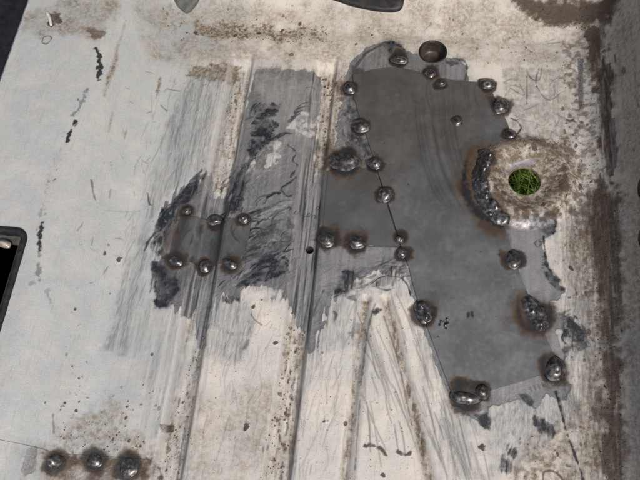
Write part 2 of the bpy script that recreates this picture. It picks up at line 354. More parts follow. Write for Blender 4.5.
# below the patch
A('dark', [(474, 414), (488, 412), (492, 420), (490, 431), (484, 430)], .85, soft=1.2, warp=1.5)
A('dark', [(519, 394), (527, 394), (534, 402), (531, 406), (524, 402)], .75, soft=1.2, warp=1.2)
comb('dark', (534, 416), (554, 427), 11, (1, 14), 3.6, 1, 0, .4)
comb('dark', (508, 442), (518, 452), 4, (-4, 10), 2.6, 1, 0, .2)
comb('dark', (502, 455), (512, 462), 6, (-1, 16), 3, 1, 0, .2)
for k in range(6): stroke('scratch', [(530 + k * 4, 387 - k * 1.6), (532 + k * 4, 391 - k * 1.6)], .9, val=.7)
comb('thin', (520, 425), (545, 445), 10, (-6, 20), 3.5, .7, .03)
stroke('dark', [(556, 392), (562, 415), (568, 437), (580, 470), (583, 480)], 1.7, val=.9, rag=1.2)
stroke('dark', [(558, 398), (563, 416)], 3, val=.6, rag=1)
stroke('scratch', [(543, 480), (544, 472), (552, 471), (560, 476), (563, 482)], 1.6, val=.95)
# upper left of the patch
stroke('dark', [(353, 80), (357, 66), (366, 54), (378, 47), (386, 42)], 3.2, val=.7, rag=1.2)
stroke('light', [(357, 68), (364, 58), (374, 51)], 2.6, val=1, soft=1.2)
A('dark', [(383, 43), (392, 42), (402, 48), (408, 54), (395, 55), (385, 52)], .7, soft=2, warp=3, tex=N5, texamp=.5)
A('dark', [(352, 66), (364, 70), (362, 76), (350, 80)], .7, soft=2, warp=3)
A('dark', [(350, 95), (362, 95), (372, 130), (380, 165), (340, 158), (348, 130), (344, 110)], .55, soft=3, warp=5, tex=N5, texamp=.8)
stroke('dark', [(453, 58), (464, 61), (467, 68), (465, 80)], 2, val=.7, rag=1)
dot('dark', (452, 63), 4, .7); dot('dark', (447, 62), 2.5, .8)
A('light', [(446, 66), (463, 64), (464, 80), (448, 80)], .8, soft=2, warp=1.5)
stroke('dark', [(511, 118), (518, 122), (521, 128), (517, 134)], 1.6, val=.9, rag=.6)
stroke('light', [(505, 116), (507, 126)], 3, val=.9)
stroke('dark', [(376, 165), (385, 196), (393, 222), (401, 248)], 1.8, val=1); stroke('dark', [(318, 244), (360, 246), (401, 247)], 1.6, val=.8)
# narrow channel bottoms and flanks by the second channel
for k in range(16):
    x = 302 + random.uniform(-2, 20); y0 = random.uniform(170, 300)
    stroke('dark' if k % 2 else 'light', [(x, y0), (x - 1.3 - k * .05, y0 + 22), (x - 3.2, y0 + 46)], random.uniform(.8, 1.6), val=random.uniform(.3, .7), taper=(.2, .2), rag=.4)
for k in range(12):
    x = 188 + random.uniform(-2, 16); y0 = random.uniform(262, 310)
    stroke('dark' if k % 2 else 'light', [(x, y0), (x - 3, y0 + 18), (x - 6, y0 + 36)], random.uniform(.8, 1.6), val=random.uniform(.3, .7), taper=(.2, .2), rag=.4)
stroke('dark', [(215, 265), (207, 300), (198, 345), (185, 410), (176, 470), (174, 484)], 2.2, val=.55, rag=1.4)
stroke('dark', [(304, 300), (298, 345), (290, 400), (283, 450), (280, 484)], 1.8, val=.5, rag=1.4)
for x0, y0 in [(289, 208), (301, 213), (308, 211), (317, 204), (313, 213), (296, 212)]:
    stroke('scratch', [(x0 - 2, y0 + 1.5), (x0, y0 - 1.5), (x0 + 2, y0), (x0, y0 + 2)], 1.2, val=.95, rag=.6)
for x0, y0 in [(253, 246), (243, 264), (546, 226), (538, 243), (352, 245)]:
    for k in range(2): stroke('scratch', [(x0 - 3, y0), (x0, y0 - 4), (x0 + 3, y0), (x0, y0 + 4), (x0 - 3, y0)], 1.1, val=.7, rag=.8)
# rust and dirt
A('rust', [(505, -8), (620, -8), (606, 30), (596, 26), (575, 28), (556, 28), (540, 18), (520, 8)], 1, soft=11, warp=8, tex=N14, texamp=.15)
A('rust', [(588, 20), (604, 20), (603, 60), (600, 100), (590, 92), (584, 60), (588, 42)], .75, soft=5, warp=8, tex=N14, texamp=.6)
A('rust', [(584, 190), (618, 185), (622, 300), (625, 400), (624, 490), (598, 490), (600, 400), (596, 320), (590, 260)], .8, soft=11, warp=6, tex=STR3, texamp=.22)
L['white'][:, SA > 185] *= .3
A('rust', [(612, 185), (622, 190), (626, 490), (612, 490)], .55, soft=6, warp=5, tex=STR2, texamp=.5)
A('rust', [(586, 30), (606, 24), (612, 70), (616, 150), (612, 190), (600, 190), (598, 120), (588, 80)], .6, soft=6, warp=7, tex=STR3, texamp=.6)
A('rust', [(562, 195), (595, 180), (595, 240), (580, 235), (575, 230)], .45, soft=8, warp=9, tex=N5, texamp=.9)
A('rust', [(560, 40), (600, 40), (600, 190), (580, 190), (572, 120)], .38, soft=8, warp=9, tex=N5, texamp=1.2)
A('grime_shade', [(195, 22), (330, 30), (335, 44), (300, 42), (250, 40), (195, 38)], .95, soft=6, warp=8, tex=N14, texamp=.6)
A('grime_shade', [(195, 65), (240, 64), (238, 75), (228, 82), (200, 80), (190, 76)], .95, soft=3, warp=6, tex=N5, texamp=.6)
A('grime_shade', [(258, 67), (322, 70), (322, 78), (258, 78)], .6, soft=3, warp=5, tex=N5, texamp=.6)
A('grime_shade', [(330, 70), (346, 70), (345, 170), (318, 170), (322, 120)], .4, soft=5, warp=7, tex=N5, texamp=.8)
A('rust', [(318, 140), (340, 148), (330, 170), (312, 168)], .55, soft=5, warp=5, tex=N5, texamp=.5)
A('rust', [(334, 80), (345, 80), (346, 104), (336, 104)], .5, soft=4, warp=4, tex=N5, texamp=.6)
A('grime_shade', [(40, 5), (60, 0), (120, 0), (110, 25), (92, 42), (70, 34), (45, 36), (22, 30), (15, 22)], .55, soft=7, warp=8, tex=N14, texamp=.7)
A('rust', [(46, 12), (62, 12), (62, 22), (52, 27), (46, 22)], .75, soft=3, warp=4, tex=N5, texamp=.6)
A('rust', [(88, 30), (105, 32), (104, 36), (94, 40), (92, 36)], .6, soft=2, warp=4)
stroke('rust', [(42, 42), (44, 37), (50, 36), (51, 40), (46, 44), (42, 43)], 1.5, val=.6, rag=.8)
A('grime_shade', [(480, 145), (500, 133), (570, 138), (582, 180), (566, 212), (530, 224), (500, 222), (486, 200)], 1, soft=6, warp=8, tex=N5, texamp=.6)
A('rust', [(484, 160), (495, 150), (502, 180), (515, 205), (540, 214), (565, 205), (560, 216), (525, 224), (495, 218)], .55, soft=6, warp=6, tex=N5, texamp=.8)
A('rust', [(484, 150), (500, 138), (565, 142), (575, 180), (560, 212), (520, 222), (490, 210)], .3, soft=6, warp=8, tex=N14, texamp=1)
A('rust', [(555, 165), (566, 165), (568, 195), (556, 195)], .55, soft=5, warp=5, tex=N5, texamp=.8)
A('light', [(505, 168), (513, 162), (530, 158), (536, 163), (520, 168), (510, 172)], .6, soft=1.5, warp=2); A('bare', [(505, 170), (513, 163), (530, 157), (538, 163), (522, 168), (510, 175)], .9, soft=1.5, warp=2)
A('grime_shade', [(130, -20), (620, -20), (605, 62), (470, 62), (345, 66), (325, 66), (190, 62), (150, 60)], .42, soft=12, warp=10, tex=N14, texamp=.9)  # real dirt, deepened to paint the light's falloff towards the top
A('grime_shade', [(400, -5), (520, -5), (540, 30), (480, 30), (420, 32)], .3, soft=8, warp=8, tex=N14, texamp=.9)
A('grime_shade', [(60, 430), (110, 395), (130, 430), (160, 450), (160, 462), (40, 455)], .5, soft=9, warp=7, tex=N5, texamp=.8)
A('grime_shade', [(530, 430), (575, 420), (580, 480), (520, 490), (510, 470)], .6, soft=6, warp=7, tex=N5, texamp=.8)
A('grime_shade', [(200, 400), (290, 380), (270, 490), (190, 490)], .32, soft=14, warp=14, tex=N14, texamp=.9)
A('grime_shade', [(562, 225), (600, 200), (605, 490), (575, 490), (580, 400), (584, 330)], .75, soft=12, warp=8, tex=STR3, texamp=.5)
A('grime_shade', [(612, -10), (660, -10), (660, 190), (622, 190)], .45, soft=10, warp=8, tex=STR2, texamp=.35)
A('grime_shade', [(622, 190), (650, 190), (650, 500), (624, 500)], .5, soft=10, warp=8, tex=STR2, texamp=.3)
A('rust', [(616, -10), (660, -10), (660, 500), (624, 500), (620, 200)], .2, soft=8, warp=6, tex=N40, texamp=.6)
A('rust', [(562, 340), (572, 330), (585, 330), (575, 350)], .3, soft=5, warp=6)
# dirt lying in the channels and swage, and light painted on the channel edges
for k, (c, hw, dep) in enumerate(RIBS):
    side = np.exp(-((S - c - hw + 4.0) / 3.0) ** 2) * 1.0 + np.exp(-((S - c + hw - 6) / 3.5) ** 2) * (.7 if k else .5)
    m = np.clip(side * (1 + .9 * STR3 + .5 * N14), 0, 1) * sstep(440, 420, T) * (1 - L['bare'])
    L['grime_shade'] = np.maximum(L['grime_shade'], m * .9)
    m2 = sstep(.45, .85, N5 * .7 + STR3 * .5 + .15) * np.exp(-((S - c) / (hw * .75)) ** 2) * (1 - L['bare']) * sstep(440, 420, T)
    L['rust'] = np.maximum(L['rust'], m2 * (.65 + .2 * k))
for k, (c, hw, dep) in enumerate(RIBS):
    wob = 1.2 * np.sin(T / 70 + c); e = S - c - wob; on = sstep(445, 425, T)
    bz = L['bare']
    L['white'] = np.maximum(L['white'], on * (1 - .3 * bz) * np.exp(-((e + hw + .5 + .8 * STR2) / 2.2) ** 2) * np.clip(.75 + .6 * STR2 + .3 * N14, 0, .95))  # highlight painted white on the channel's left shoulder
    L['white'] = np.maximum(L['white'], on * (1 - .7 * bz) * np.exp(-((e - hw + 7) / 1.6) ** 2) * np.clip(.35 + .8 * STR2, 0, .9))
    L['dark'] = np.maximum(L['dark'], on * np.exp(-((e - hw - .6 + .5 * STR2) / 1.0) ** 2) * np.clip(.2 + .6 * STR2, 0, .7))  # dark line on the right edge: dirt and painted shade
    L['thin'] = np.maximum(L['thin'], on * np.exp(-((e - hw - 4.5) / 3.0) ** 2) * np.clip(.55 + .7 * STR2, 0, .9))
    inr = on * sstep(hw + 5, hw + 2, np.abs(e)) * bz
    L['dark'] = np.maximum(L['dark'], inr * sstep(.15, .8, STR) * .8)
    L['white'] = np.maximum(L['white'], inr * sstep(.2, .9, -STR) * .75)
A('grime_shade', [(236, 66), (252, 66), (222, 192), (203, 190)], .5, soft=3, warp=4, tex=STR3, texamp=.7)
A('grime_shade', [(322, 68), (346, 70), (340, 165), (312, 165)], .5, soft=3, warp=4, tex=STR3, texamp=.7)
A('grime_shade', [(194, 335), (208, 335), (182, 490), (152, 490)], .35, soft=4, warp=4, tex=STR3, texamp=.9)
A('grime_shade', [(284, 330), (306, 330), (290, 490), (258, 490)], .4, soft=4, warp=4, tex=STR3, texamp=.9)
for p, q, wd in [((366, 303), (344, 482), 3.6), ((387, 303), (431, 482), 4.6)]:
    d = line_dist(p, q)
    m = np.exp(-((d + .8 * N5) / wd) ** 2) * np.clip(.85 + .5 * STR3 + .3 * N14, 0, 1)
    L['grime_shade'] = np.maximum(L['grime_shade'], m)
    L['rust'] = np.maximum(L['rust'], m * np.clip(.35 + .4 * N14, 0, .8))
for a, wd in [([(371, 304), (362, 340), (356, 400), (350, 480)], 3.0), ([(381, 304), (392, 345), (410, 410), (424, 480)], 3.4), ([(392, 306), (404, 350), (420, 410), (440, 480)], 2.6), ([(361, 306), (352, 350), (342, 420), (336, 480)], 2.6)]:
    stroke('white', a, wd, val=.55, soft=1.2, rag=2.2)
stroke('dark', [(375, 305), (369, 325), (365, 350), (361, 385)], 1.7, val=.6, rag=1); stroke('dark', [(384, 316), (396, 352), (405, 390), (412, 425)], 1.6, val=.65, rag=.9)
stroke('dark', [(360, 400), (357, 440), (355, 470)], 1.1, val=.6, rag=.6)
stroke('rust', [(365, 447), (373, 446), (382, 450), (387, 456)], 3.2, val=.8, soft=1.2, rag=1.5); stroke('rust', [(398, 452), (404, 455), (410, 454)], 3.2, val=.75, soft=1.2, rag=1.5)
# scratches
scratches('scratch', [(366, 340), (394, 340), (412, 450), (364, 450)], 30, (16, 60), -22, 6, (.9, 1.4), (.35, .85), .02)
scratches('scratch', [(395, 310), (425, 320), (470, 410), (450, 470), (425, 440)], 24, (16, 60), -20, 5, (.9, 1.4), (.3, .75), .02)
scratches('scratch', [(430, 410), (475, 420), (490, 480), (440, 480)], 24, (20, 70), -18, 5, (.9, 1.5), (.3, .75), .02)
scratches('scratch', [(500, 70), (578, 70), (575, 150), (512, 130)], 42, (5, 22), 10, 45, (.5, .8), (.3, .7), .15)
scratches('scratch', [(130, 60), (180, 80), (130, 220), (95, 340), (70, 330)], 26, (3, 9), 20, 50, (.5, .8), (.3, .8))
scratches('scratch', [(150, 90), (230, 70), (205, 170), (130, 330), (105, 345)], 90, (8, 40), 4, 8, (.4, .8), (.15, .5))
scratches('scratch', [(560, 220), (600, 200), (605, 480), (565, 480)], 220, (8, 46), 1, 6, (.6, 1.4), (.2, .6))
scratches('scratch', [(205, 300), (285, 300), (265, 480), (180, 480)], 70, (6, 30), 3, 9, (.5, .9), (.15, .45))
scratches('scratch', [(320, 320), (362, 300), (345, 480), (285, 480)], 80, (6, 34), 4, 9, (.5, 1.0), (.15, .5))
scratches('white', [(320, 320), (420, 300), (460, 480), (285, 480)], 50, (8, 40), -8, 14, (.7, 1.6), (.2, .5))
scratches('scratch', [(400, 0), (560, 20), (560, 60), (420, 60)], 24, (4, 16), 50, 40, (.5, .9), (.25, .6))
scratches('scratch', [(320, 260), (400, 250), (400, 280), (320, 300)], 30, (5, 20), 75, 14, (.4, .8), (.2, .5))
scratches('light', [(258, 72), (320, 74), (314, 160), (240, 160)], 160, (4, 18), 70, 20, (.5, 1.2), (.3, .9))
scratches('light', [(200, 170), (320, 90), (320, 300), (170, 300)], 320, (4, 24), 25, 25, (.4, .9), (.25, .7))
scratches('dark', [(220, 170), (310, 120), (316, 290), (220, 290)], 140, (4, 18), 32, 25, (.5, 1.2), (.15, .5))
scratches('scratch', [(255, 300), (285, 320), (270, 460), (210, 460)], 24, (3, 9), 30, 50, (.4, .7), (.2, .5))
scratches('light', [(505, 222), (540, 220), (560, 300), (560, 360), (530, 300)], 50, (3, 14), 70, 20, (.4, .8), (.3, .7))
stroke('scratch', [(251, 314), (255, 320), (262, 325)], 1.1, val=.9)
for a in [[(542, 66), (539, 80), (531, 78), (527, 72)], [(527, 70), (527, 104)], [(539, 68), (536, 84), (548, 100), (560, 94)], [(552, 112), (565, 118), (577, 123), (581, 132)], [(529, 141), (545, 143), (556, 149)], [(510, 88), (524, 95), (520, 84)]]:
    stroke('scratch', a, 1.1, val=.75, rag=.5)
stroke('rust', [(568, 120), (577, 122)], 3, val=.7, rag=1.5)
stroke('scratch', [(548, 43), (560, 42)], 1.6, val=.5)
# cracked seam sealer down the tunnel side
for a, wd, v in [([(96, 48), (99, 56), (100, 66), (98, 78)], 4.2, .95), ([(84, 98), (80, 108), (74, 114), (68, 116)], 2, .6), ([(88, 88), (84, 95)], 2, .5), ([(75, 122), (70, 132), (67, 142)], 2, .7), ([(48, 180), (44, 200), (41, 215)], 1.8, .4), ([(41, 222), (40, 236), (39, 250)], 3.4, .95), ([(39, 250), (38, 264), (39, 280)], 2.4, .6), ([(38, 280), (31, 284), (26, 287)], 2.5, .4), ([(47, 290), (51, 303)], 2.2, .4)]:
    stroke('scratch', a, wd, val=v, soft=1, rag=2.8)
    if v > .65: stroke('dark', a, wd * .8, val=1, soft=.8, rag=2.8)
specks('scratch', [(84, 85), (92, 88), (62, 150), (44, 230), (36, 230), (52, 160)], 34, (.5, 1.8), (.4, .95))
stroke('rust', [(60, 150), (52, 170), (46, 190)], 7, val=.22, soft=3, rag=3)
stroke('grime_shade', [(118, 42), (115, 62), (109, 78), (104, 96)], 4, val=.9, soft=2.2, taper=(.3, .2), rag=1.5)  # darker streaks along the tunnel fold
stroke('grime_shade', [(126, 20), (119, 45), (114, 64)], 2, val=.5, soft=1.5, rag=1)
stroke('grime_shade', [(113, 112), (110, 124), (109, 132)], 2.5, val=.6, soft=1.5, taper=(.3, .2)); stroke('grime_shade', [(127, 128), (124, 140)], 2, val=.6, soft=1, taper=(.3, .3))
stroke('grime_shade', [(160, 78), (159, 86), (156, 98)], 3.6, val=.9, soft=1.2, taper=(.7, .15), rag=.8)
stroke('scratch', [(168, 89), (180, 91)], 1.2, val=.7); stroke('scratch', [(161, 105), (167, 111)], 1.2, val=.8)
for a, v in [([(92, 180), (93, 190), (96, 200)], .8), ([(111, 189), (110, 197)], .4), ([(148, 193), (149, 202), (152, 206)], .9), ([(84, 222), (78, 230)], .4), ([(105, 210), (140, 211)], .25), ([(53, 415), (54, 432)], .6)]:
    stroke('scratch', a, 1.6, val=v, rag=.8)
for p, r in [((105, 254), 2.6), ((119, 260), 2.8), ((75, 309), 2.2), ((110, 294), 1.4), ((153, 222), 1.2), ((131, 230), 1), ((66, 347), 1.3), ((80, 386), 2.2), ((79, 379), 1.6), ((72, 366), 1.8), ((45, 403), 1.3), ((125, 427), 2.6), ((152, 355), 2.2), ((113, 440), 2), ((79, 402), 1.4), ((60, 410), 1.2)]:
    dot('rust', p, r, .85, .8, asp=1.3)
for p, r in [((247, 428), 4.2), ((222, 302 + 40), 1.2), ((483, 447), 4.4), ((457, 233), 0), ((262, 300), 1.5), ((324, 422), 2), ((345, 424), 2.4), ((276, 343), 3), ((324, 302), 0), ((571, 268), 3.2), ((383, 475), 3), ((254, 306), 3.4), ((291, 312), 2.4)]:
    if r: dot('rust', p, r, .9, .9)
A('rust', [(160, 425), (172, 424), (172, 430), (162, 432)], .85, soft=1.5, warp=2)
# stray specks
specks('rust', [(160, 0), (420, 0), (420, 40), (330, 60), (180, 60)], 150, (.5, 3.0), (.2, .7), 1.2)
specks('scratch', [(160, 5), (185, 10), (180, 30), (158, 25)], 26, (.6, 2.2), (.5, .95))
for p, r in [((282, 30), 4), ((235, 36), 4), ((196, 34), 3.5), ((259, 33), 3), ((303, 34), 3), ((372, 35), 2.5), ((388, 42), 0), ((300, 24), 2.5), ((226, 33), 2.4), ((187, 33), 2)]:
    if r: dot('rust', p, r, .85, 1, rag=1.2)
specks('rust', [(400, 10), (520, 30), (570, 60), (560, 70), (470, 62), (440, 40)], 90, (.5, 2.2), (.3, .8))
specks('rust', [(480, 140), (575, 140), (580, 215), (490, 222)], 160, (.5, 2.6), (.3, .85))
specks('rust', [(555, 60), (612, 60), (612, 200), (575, 200)], 200, (.6, 3.0), (.25, .75), 2.5)
specks('cream', [(580, 120), (605, 120), (612, 260), (590, 300)], 220, (.6, 2.4), (.5, 1), 2)
specks('rust', [(560, 210), (620, 200), (625, 480), (570, 480)], 320, (.5, 2.6), (.2, .7), 3)
specks('rust', [(235, 70), (250, 70), (222, 190), (203, 190)], 170, (.5, 1.8), (.4, .9), 1.4)
specks('rust', [(322, 75), (345, 75), (336, 165), (312, 165)], 170, (.5, 2.0), (.4, .9), 1.4)
specks('rust', [(195, 330), (206, 330), (180, 480), (152, 480)], 90, (.5, 2.2), (.4, .9), 1.6)
specks('rust', [(285, 325), (305, 325), (288, 480), (258, 480)], 100, (.5, 2.4), (.3, .8), 3)
specks('rust', [(205, 300), (285, 300), (265, 480), (180, 480)], 130, (.4, 1.3), (.2, .6))
specks('rust', [(320, 330), (420, 300), (450, 480), (290, 480)], 150, (.4, 1.5), (.2, .7))
specks('scratch', [(100, 150), (190, 100), (150, 330), (60, 440), (60, 300)], 60, (.4, 1.2), (.3, .8))
specks('scratch', [(170, 70), (235, 75), (200, 170), (170, 180)], 40, (.4, 1.4), (.4, .9))
specks('rust', [(60, 390), (160, 380), (160, 455), (50, 452)], 90, (.5, 2.4), (.3, .9))
specks('rust', [(520, 420), (580, 420), (580, 480), (510, 480)], 70, (.5, 2.2), (.3, .8))
specks('rust', [(500, 70), (575, 70), (575, 160), (515, 130)], 60, (.5, 2.0), (.2, .6))
specks('scratch', [(610, 20), (650, 20), (650, 200), (625, 200)], 14, (.6, 2.2), (.4, .8), 3)
dot('scratch', (624, 73), 2.4, .8, asp=2.6); stroke('scratch', [(615, 55), (616, 62)], 2.4, val=.8)
A('rust', [(44, 454), (100, 455), (150, 459), (157, 476), (100, 474), (46, 476)], .75, soft=6, warp=7, tex=N5, texamp=.7)
# old paint flakes at the bottom by the repair strip
specks('light', [(60, 430), (150, 440), (150, 455), (60, 455)], 60, (.5, 1.6), (.5, 1))

# ------------------------------------------------------------------ welds: (px, rx, ry, turn, height, halo)
MAIN_W = [((350, 89), 7, 7.5, 0, 4, 15), ((399, 61), 10, 5.5, 8, 3.5, 17), ((441, 84), 6, 4.5, 10, 3, 10), ((430, 74), 7, 5, 30, 1.6, 15), ((487, 85), 8.5, 7, 0, 4, 14), ((500, 107), 9.5, 9.5, 0, 5, 18),
          ((509, 135), 6.5, 6, 0, 3.5, 11), ((457, 122), 6, 6, 0, 3, 7), ((361, 126), 9.5, 8.5, 20, 4, 15), ((375, 164), 7.5, 7, 0, 4.5, 12), ((385, 195), 9, 8.5, 0, 4.5, 14),
          ((513, 260), 7, 10, -15, 4, 15), ((555, 369), 9.5, 10.5, 0, 5, 19), ((465, 398), 13, 5.5, 6, 3.5, 19), ((482, 392), 6.5, 7, 0, 4.5, 12), ((424, 312), 9, 11, -20, 2.6, 19)]
WING_W = [((327, 240), 8.5, 7.5, 0, 3.6, 17), ((357, 243), 9, 6.5, 0, 3.6, 18), ((400, 240), 5, 4.5, 0, 3.2, 11), ((402, 253), 5, 5.5, 0, 3.2, 13)]
BIG_W = ((346, 160), 11, 9, 0, 3.2, 22)
RIB_W = [((187, 211), 4.5, 4.5, 0, 3, 12), ((213, 217), 8, 6, 0, 3.2, 12), ((244, 219), 6.5, 5, 0, 3, 12), ((176, 261), 7, 5, 20, 2.6, 17), ((203, 263), 6.5, 7, 0, 3, 13), ((230, 264), 8, 4.5, 25, 3, 14)]
LOW_W = [((56, 461), 7, 6, 0, 3, 17), ((95, 461), 7, 6.5, 0, 3, 17), ((129, 468), 9, 8, 0, 3, 18)]
ARC = [(485, 156), (481, 168), (478, 182), (480, 196), (487, 207), (495, 216), (500, 221)]
def halo(px, r, val=1, asp=1, core=0.):
    """burn ring: 1 inside `core`, fading out at about r"""
    q = unroll([(px[0] + random.gauss(0, 1.2), px[1] + random.gauss(0, 1.2))]); sl = box_of(q, r * 2.6)
    d = np.hypot(S[sl] - q[0, 0], (T[sl] - q[0, 1]) / asp)
    d = d * (1 + .24 * N14b[sl] + .1 * N5[sl])
    put('scorch', sl, np.clip(1 - (d - core) / (r * 1.2 - core), 0, 1) * val)
for wl_ in (MAIN_W, WING_W, RIB_W, LOW_W, [BIG_W]):
    for p, a, b, tn, hh, hl in wl_: halo(p, hl * random.uniform(.68, .9), random.uniform(.85, 1), core=(a + b) / 2 * .95)
halo((342, 163), 24, 1, .8, 14); halo((533, 313), 27, .55, 1.1, 14); halo((537, 315), 18, 1, 1.2, 8)
for p in spline(ARC, 3): halo(tuple(p + np.array([-5, 1])), 23, .5, 1, 10); halo(tuple(p), 9, 1, 1, 5)
for nm in ('pdark', 'dark'):
    stroke(nm, [(468, 160), (464, 178), (466, 194), (474, 208), (487, 219), (500, 225)], 8, val=.9, soft=2.5, taper=(.2, .6), rag=3)
    stroke(nm, [(331, 168), (340, 173), (352, 172), (360, 166)], 3, val=.8, soft=1.6, taper=(.3, .3), rag=1)
    stroke(nm, [(518, 300), (519, 316), (526, 328), (536, 332)], 3.5, val=.75, soft=2, taper=(.3, .3), rag=1.5)
A('prust', [(480, 148), (492, 148), (486, 162), (482, 180), (485, 198), (492, 212), (478, 212), (468, 196), (465, 176), (470, 158)], .9, soft=4, warp=4, tex=N5, texamp=.5)
A('prust', [(478, 150), (486, 152), (478, 166), (474, 182), (477, 200), (484, 210), (474, 204), (468, 190), (468, 172), (472, 160)], .8, soft=4, warp=5, tex=N5, texamp=.6)
A('prust', [(520, 295), (532, 294), (530, 302), (527, 318), (531, 327), (522, 318)], .7, soft=4, warp=5, tex=N5, texamp=.6)
for p in [(410, 304), (420, 322), (432, 302), (505, 252), (517, 270), (470, 390), (452, 394), (566, 372), (548, 362), (335, 228), (362, 232), (345, 250), (352, 96), (440, 66), (428, 66), (494, 96), (392, 54)]:
    dot('prust', p, random.uniform(3, 6), random.uniform(.25, .55), 3, 1.2)
halo((172, 240), 16, .45, 2); halo((330, 142), 14, .5); halo((178, 232), 14, .5, 1.8); halo((480, 160), 22, .8)
for x in range(52, 152, 13): halo((x, 472 + random.uniform(-5, 6)), random.uniform(12, 22), random.uniform(.3, .6))

# plate marks: dark grinding swirls and pale smears
for k in range(13):
    o = k * 3.2 - 10 + random.gauss(0, 1.8)
    stroke('pdark', [(424 + o, 92 + random.uniform(-4, 20)), (426 + o, 130), (433 + o * 1.05, 165), (445 + o * 1.1, 195), (458 + o * 1.1, 212 + random.uniform(-4, 16))], random.uniform(1, 3.4), val=random.uniform(.08, .34), soft=1.8, taper=(.1, .1))
for k in range(15):
    x = 400 + k * 5.2 + random.gauss(0, 1)
    stroke('pdark', [(x + 3, 80 + random.uniform(0, 6)), (x, 90), (x + 1, 100), (x + 5, 108 + random.uniform(0, 8))], random.uniform(1, 2.2), val=random.uniform(.08, .32), soft=1.8, taper=(.2, .1))
for a, b in [((405, 212), (411, 205)), ((416, 213), (420, 202)), ((421, 228), (427, 222)), ((431, 216), (434, 207)), ((437, 222), (443, 212)), ((438, 250), (441, 245)), ((447, 240), (450, 250)), ((462, 236), (466, 228)), ((418, 222), (421, 218)), ((408, 205), (404, 196)), ((410, 232), (414, 230)), ((450, 246), (456, 238)), ((427, 300), (427, 300.5)), ((455, 301), (456, 302)), ((397, 95), (397, 96)), ((500, 340), (503, 338)), ((478, 345), (470, 350)), ((415, 271), (435, 270)), ((340, 205), (344, 203)), ((466, 262), (470, 258))]:
    stroke('plight', [a, b], 3.2, val=random.uniform(.3, .7), soft=1.6, rag=2)
for x0 in (445,):
    for k in range(9): dot('plight', (x0 + random.gauss(0, 2.6), 323 + random.gauss(0, 2.6)), 1.1, 1, .6); dot('pdark', (x0 + random.gauss(0, 2.6), 323 + random.gauss(0, 2.6)), 1.1, 1, .6)
scratches('plight', [(400, 90), (480, 90), (480, 380), (440, 380)], 60, (6, 30), 20, 50, (.4, .7), (.1, .35))
specks('pdark', [(360, 90), (480, 90), (540, 360), (450, 380), (330, 240)], 70, (.4, 1.2), (.3, .8))
dot('pdark', (468, 315), 1.6, .8, asp=2); dot('pdark', (472, 315), 1.4, .8, asp=2)

# paint film has thickness: bare metal lies a little lower, scratches cut in
Z -= .28 * L['bare'] + .12 * L['thin'] + .18 * L['scratch'] - .25 * L['rust'] * (1 + N3)
Z += .08 * N5 * (1 - L['bare'])

# ------------------------------------------------------------------ sheet coordinates -> space
XG = np.interp(S, PS, PX); ZB = np.interp(S, PS, PZ)
d1 = np.gradient(PX, PS); d2 = np.gradient(PZ, PS)
NXs = -np.interp(S, PS, d2); NZs = np.interp(S, PS, d1)
def to_space(s, t, lift):
    """sheet coordinates (arrays, mm) -> metres; lift along the local normal across the section"""
    x = np.interp(s, PS, PX) - np.interp(s, PS, d2) * lift
    z = np.interp(s, PS, PZ) + heel(t) + np.interp(s, PS, d1) * lift
    return np.stack([x, t, z], -1) / 1000
def zrel(s, t):
    """relief Z sampled at sheet points"""
    fi = np.clip((np.asarray(t) - TA[0]) / STEP, 0, NR - 1.01); fj = np.clip((np.asarray(s) - SA[0]) / STEP, 0, NC - 1.01)
    i, j = fi.astype(int), fj.astype(int)
    return Z[i, j]

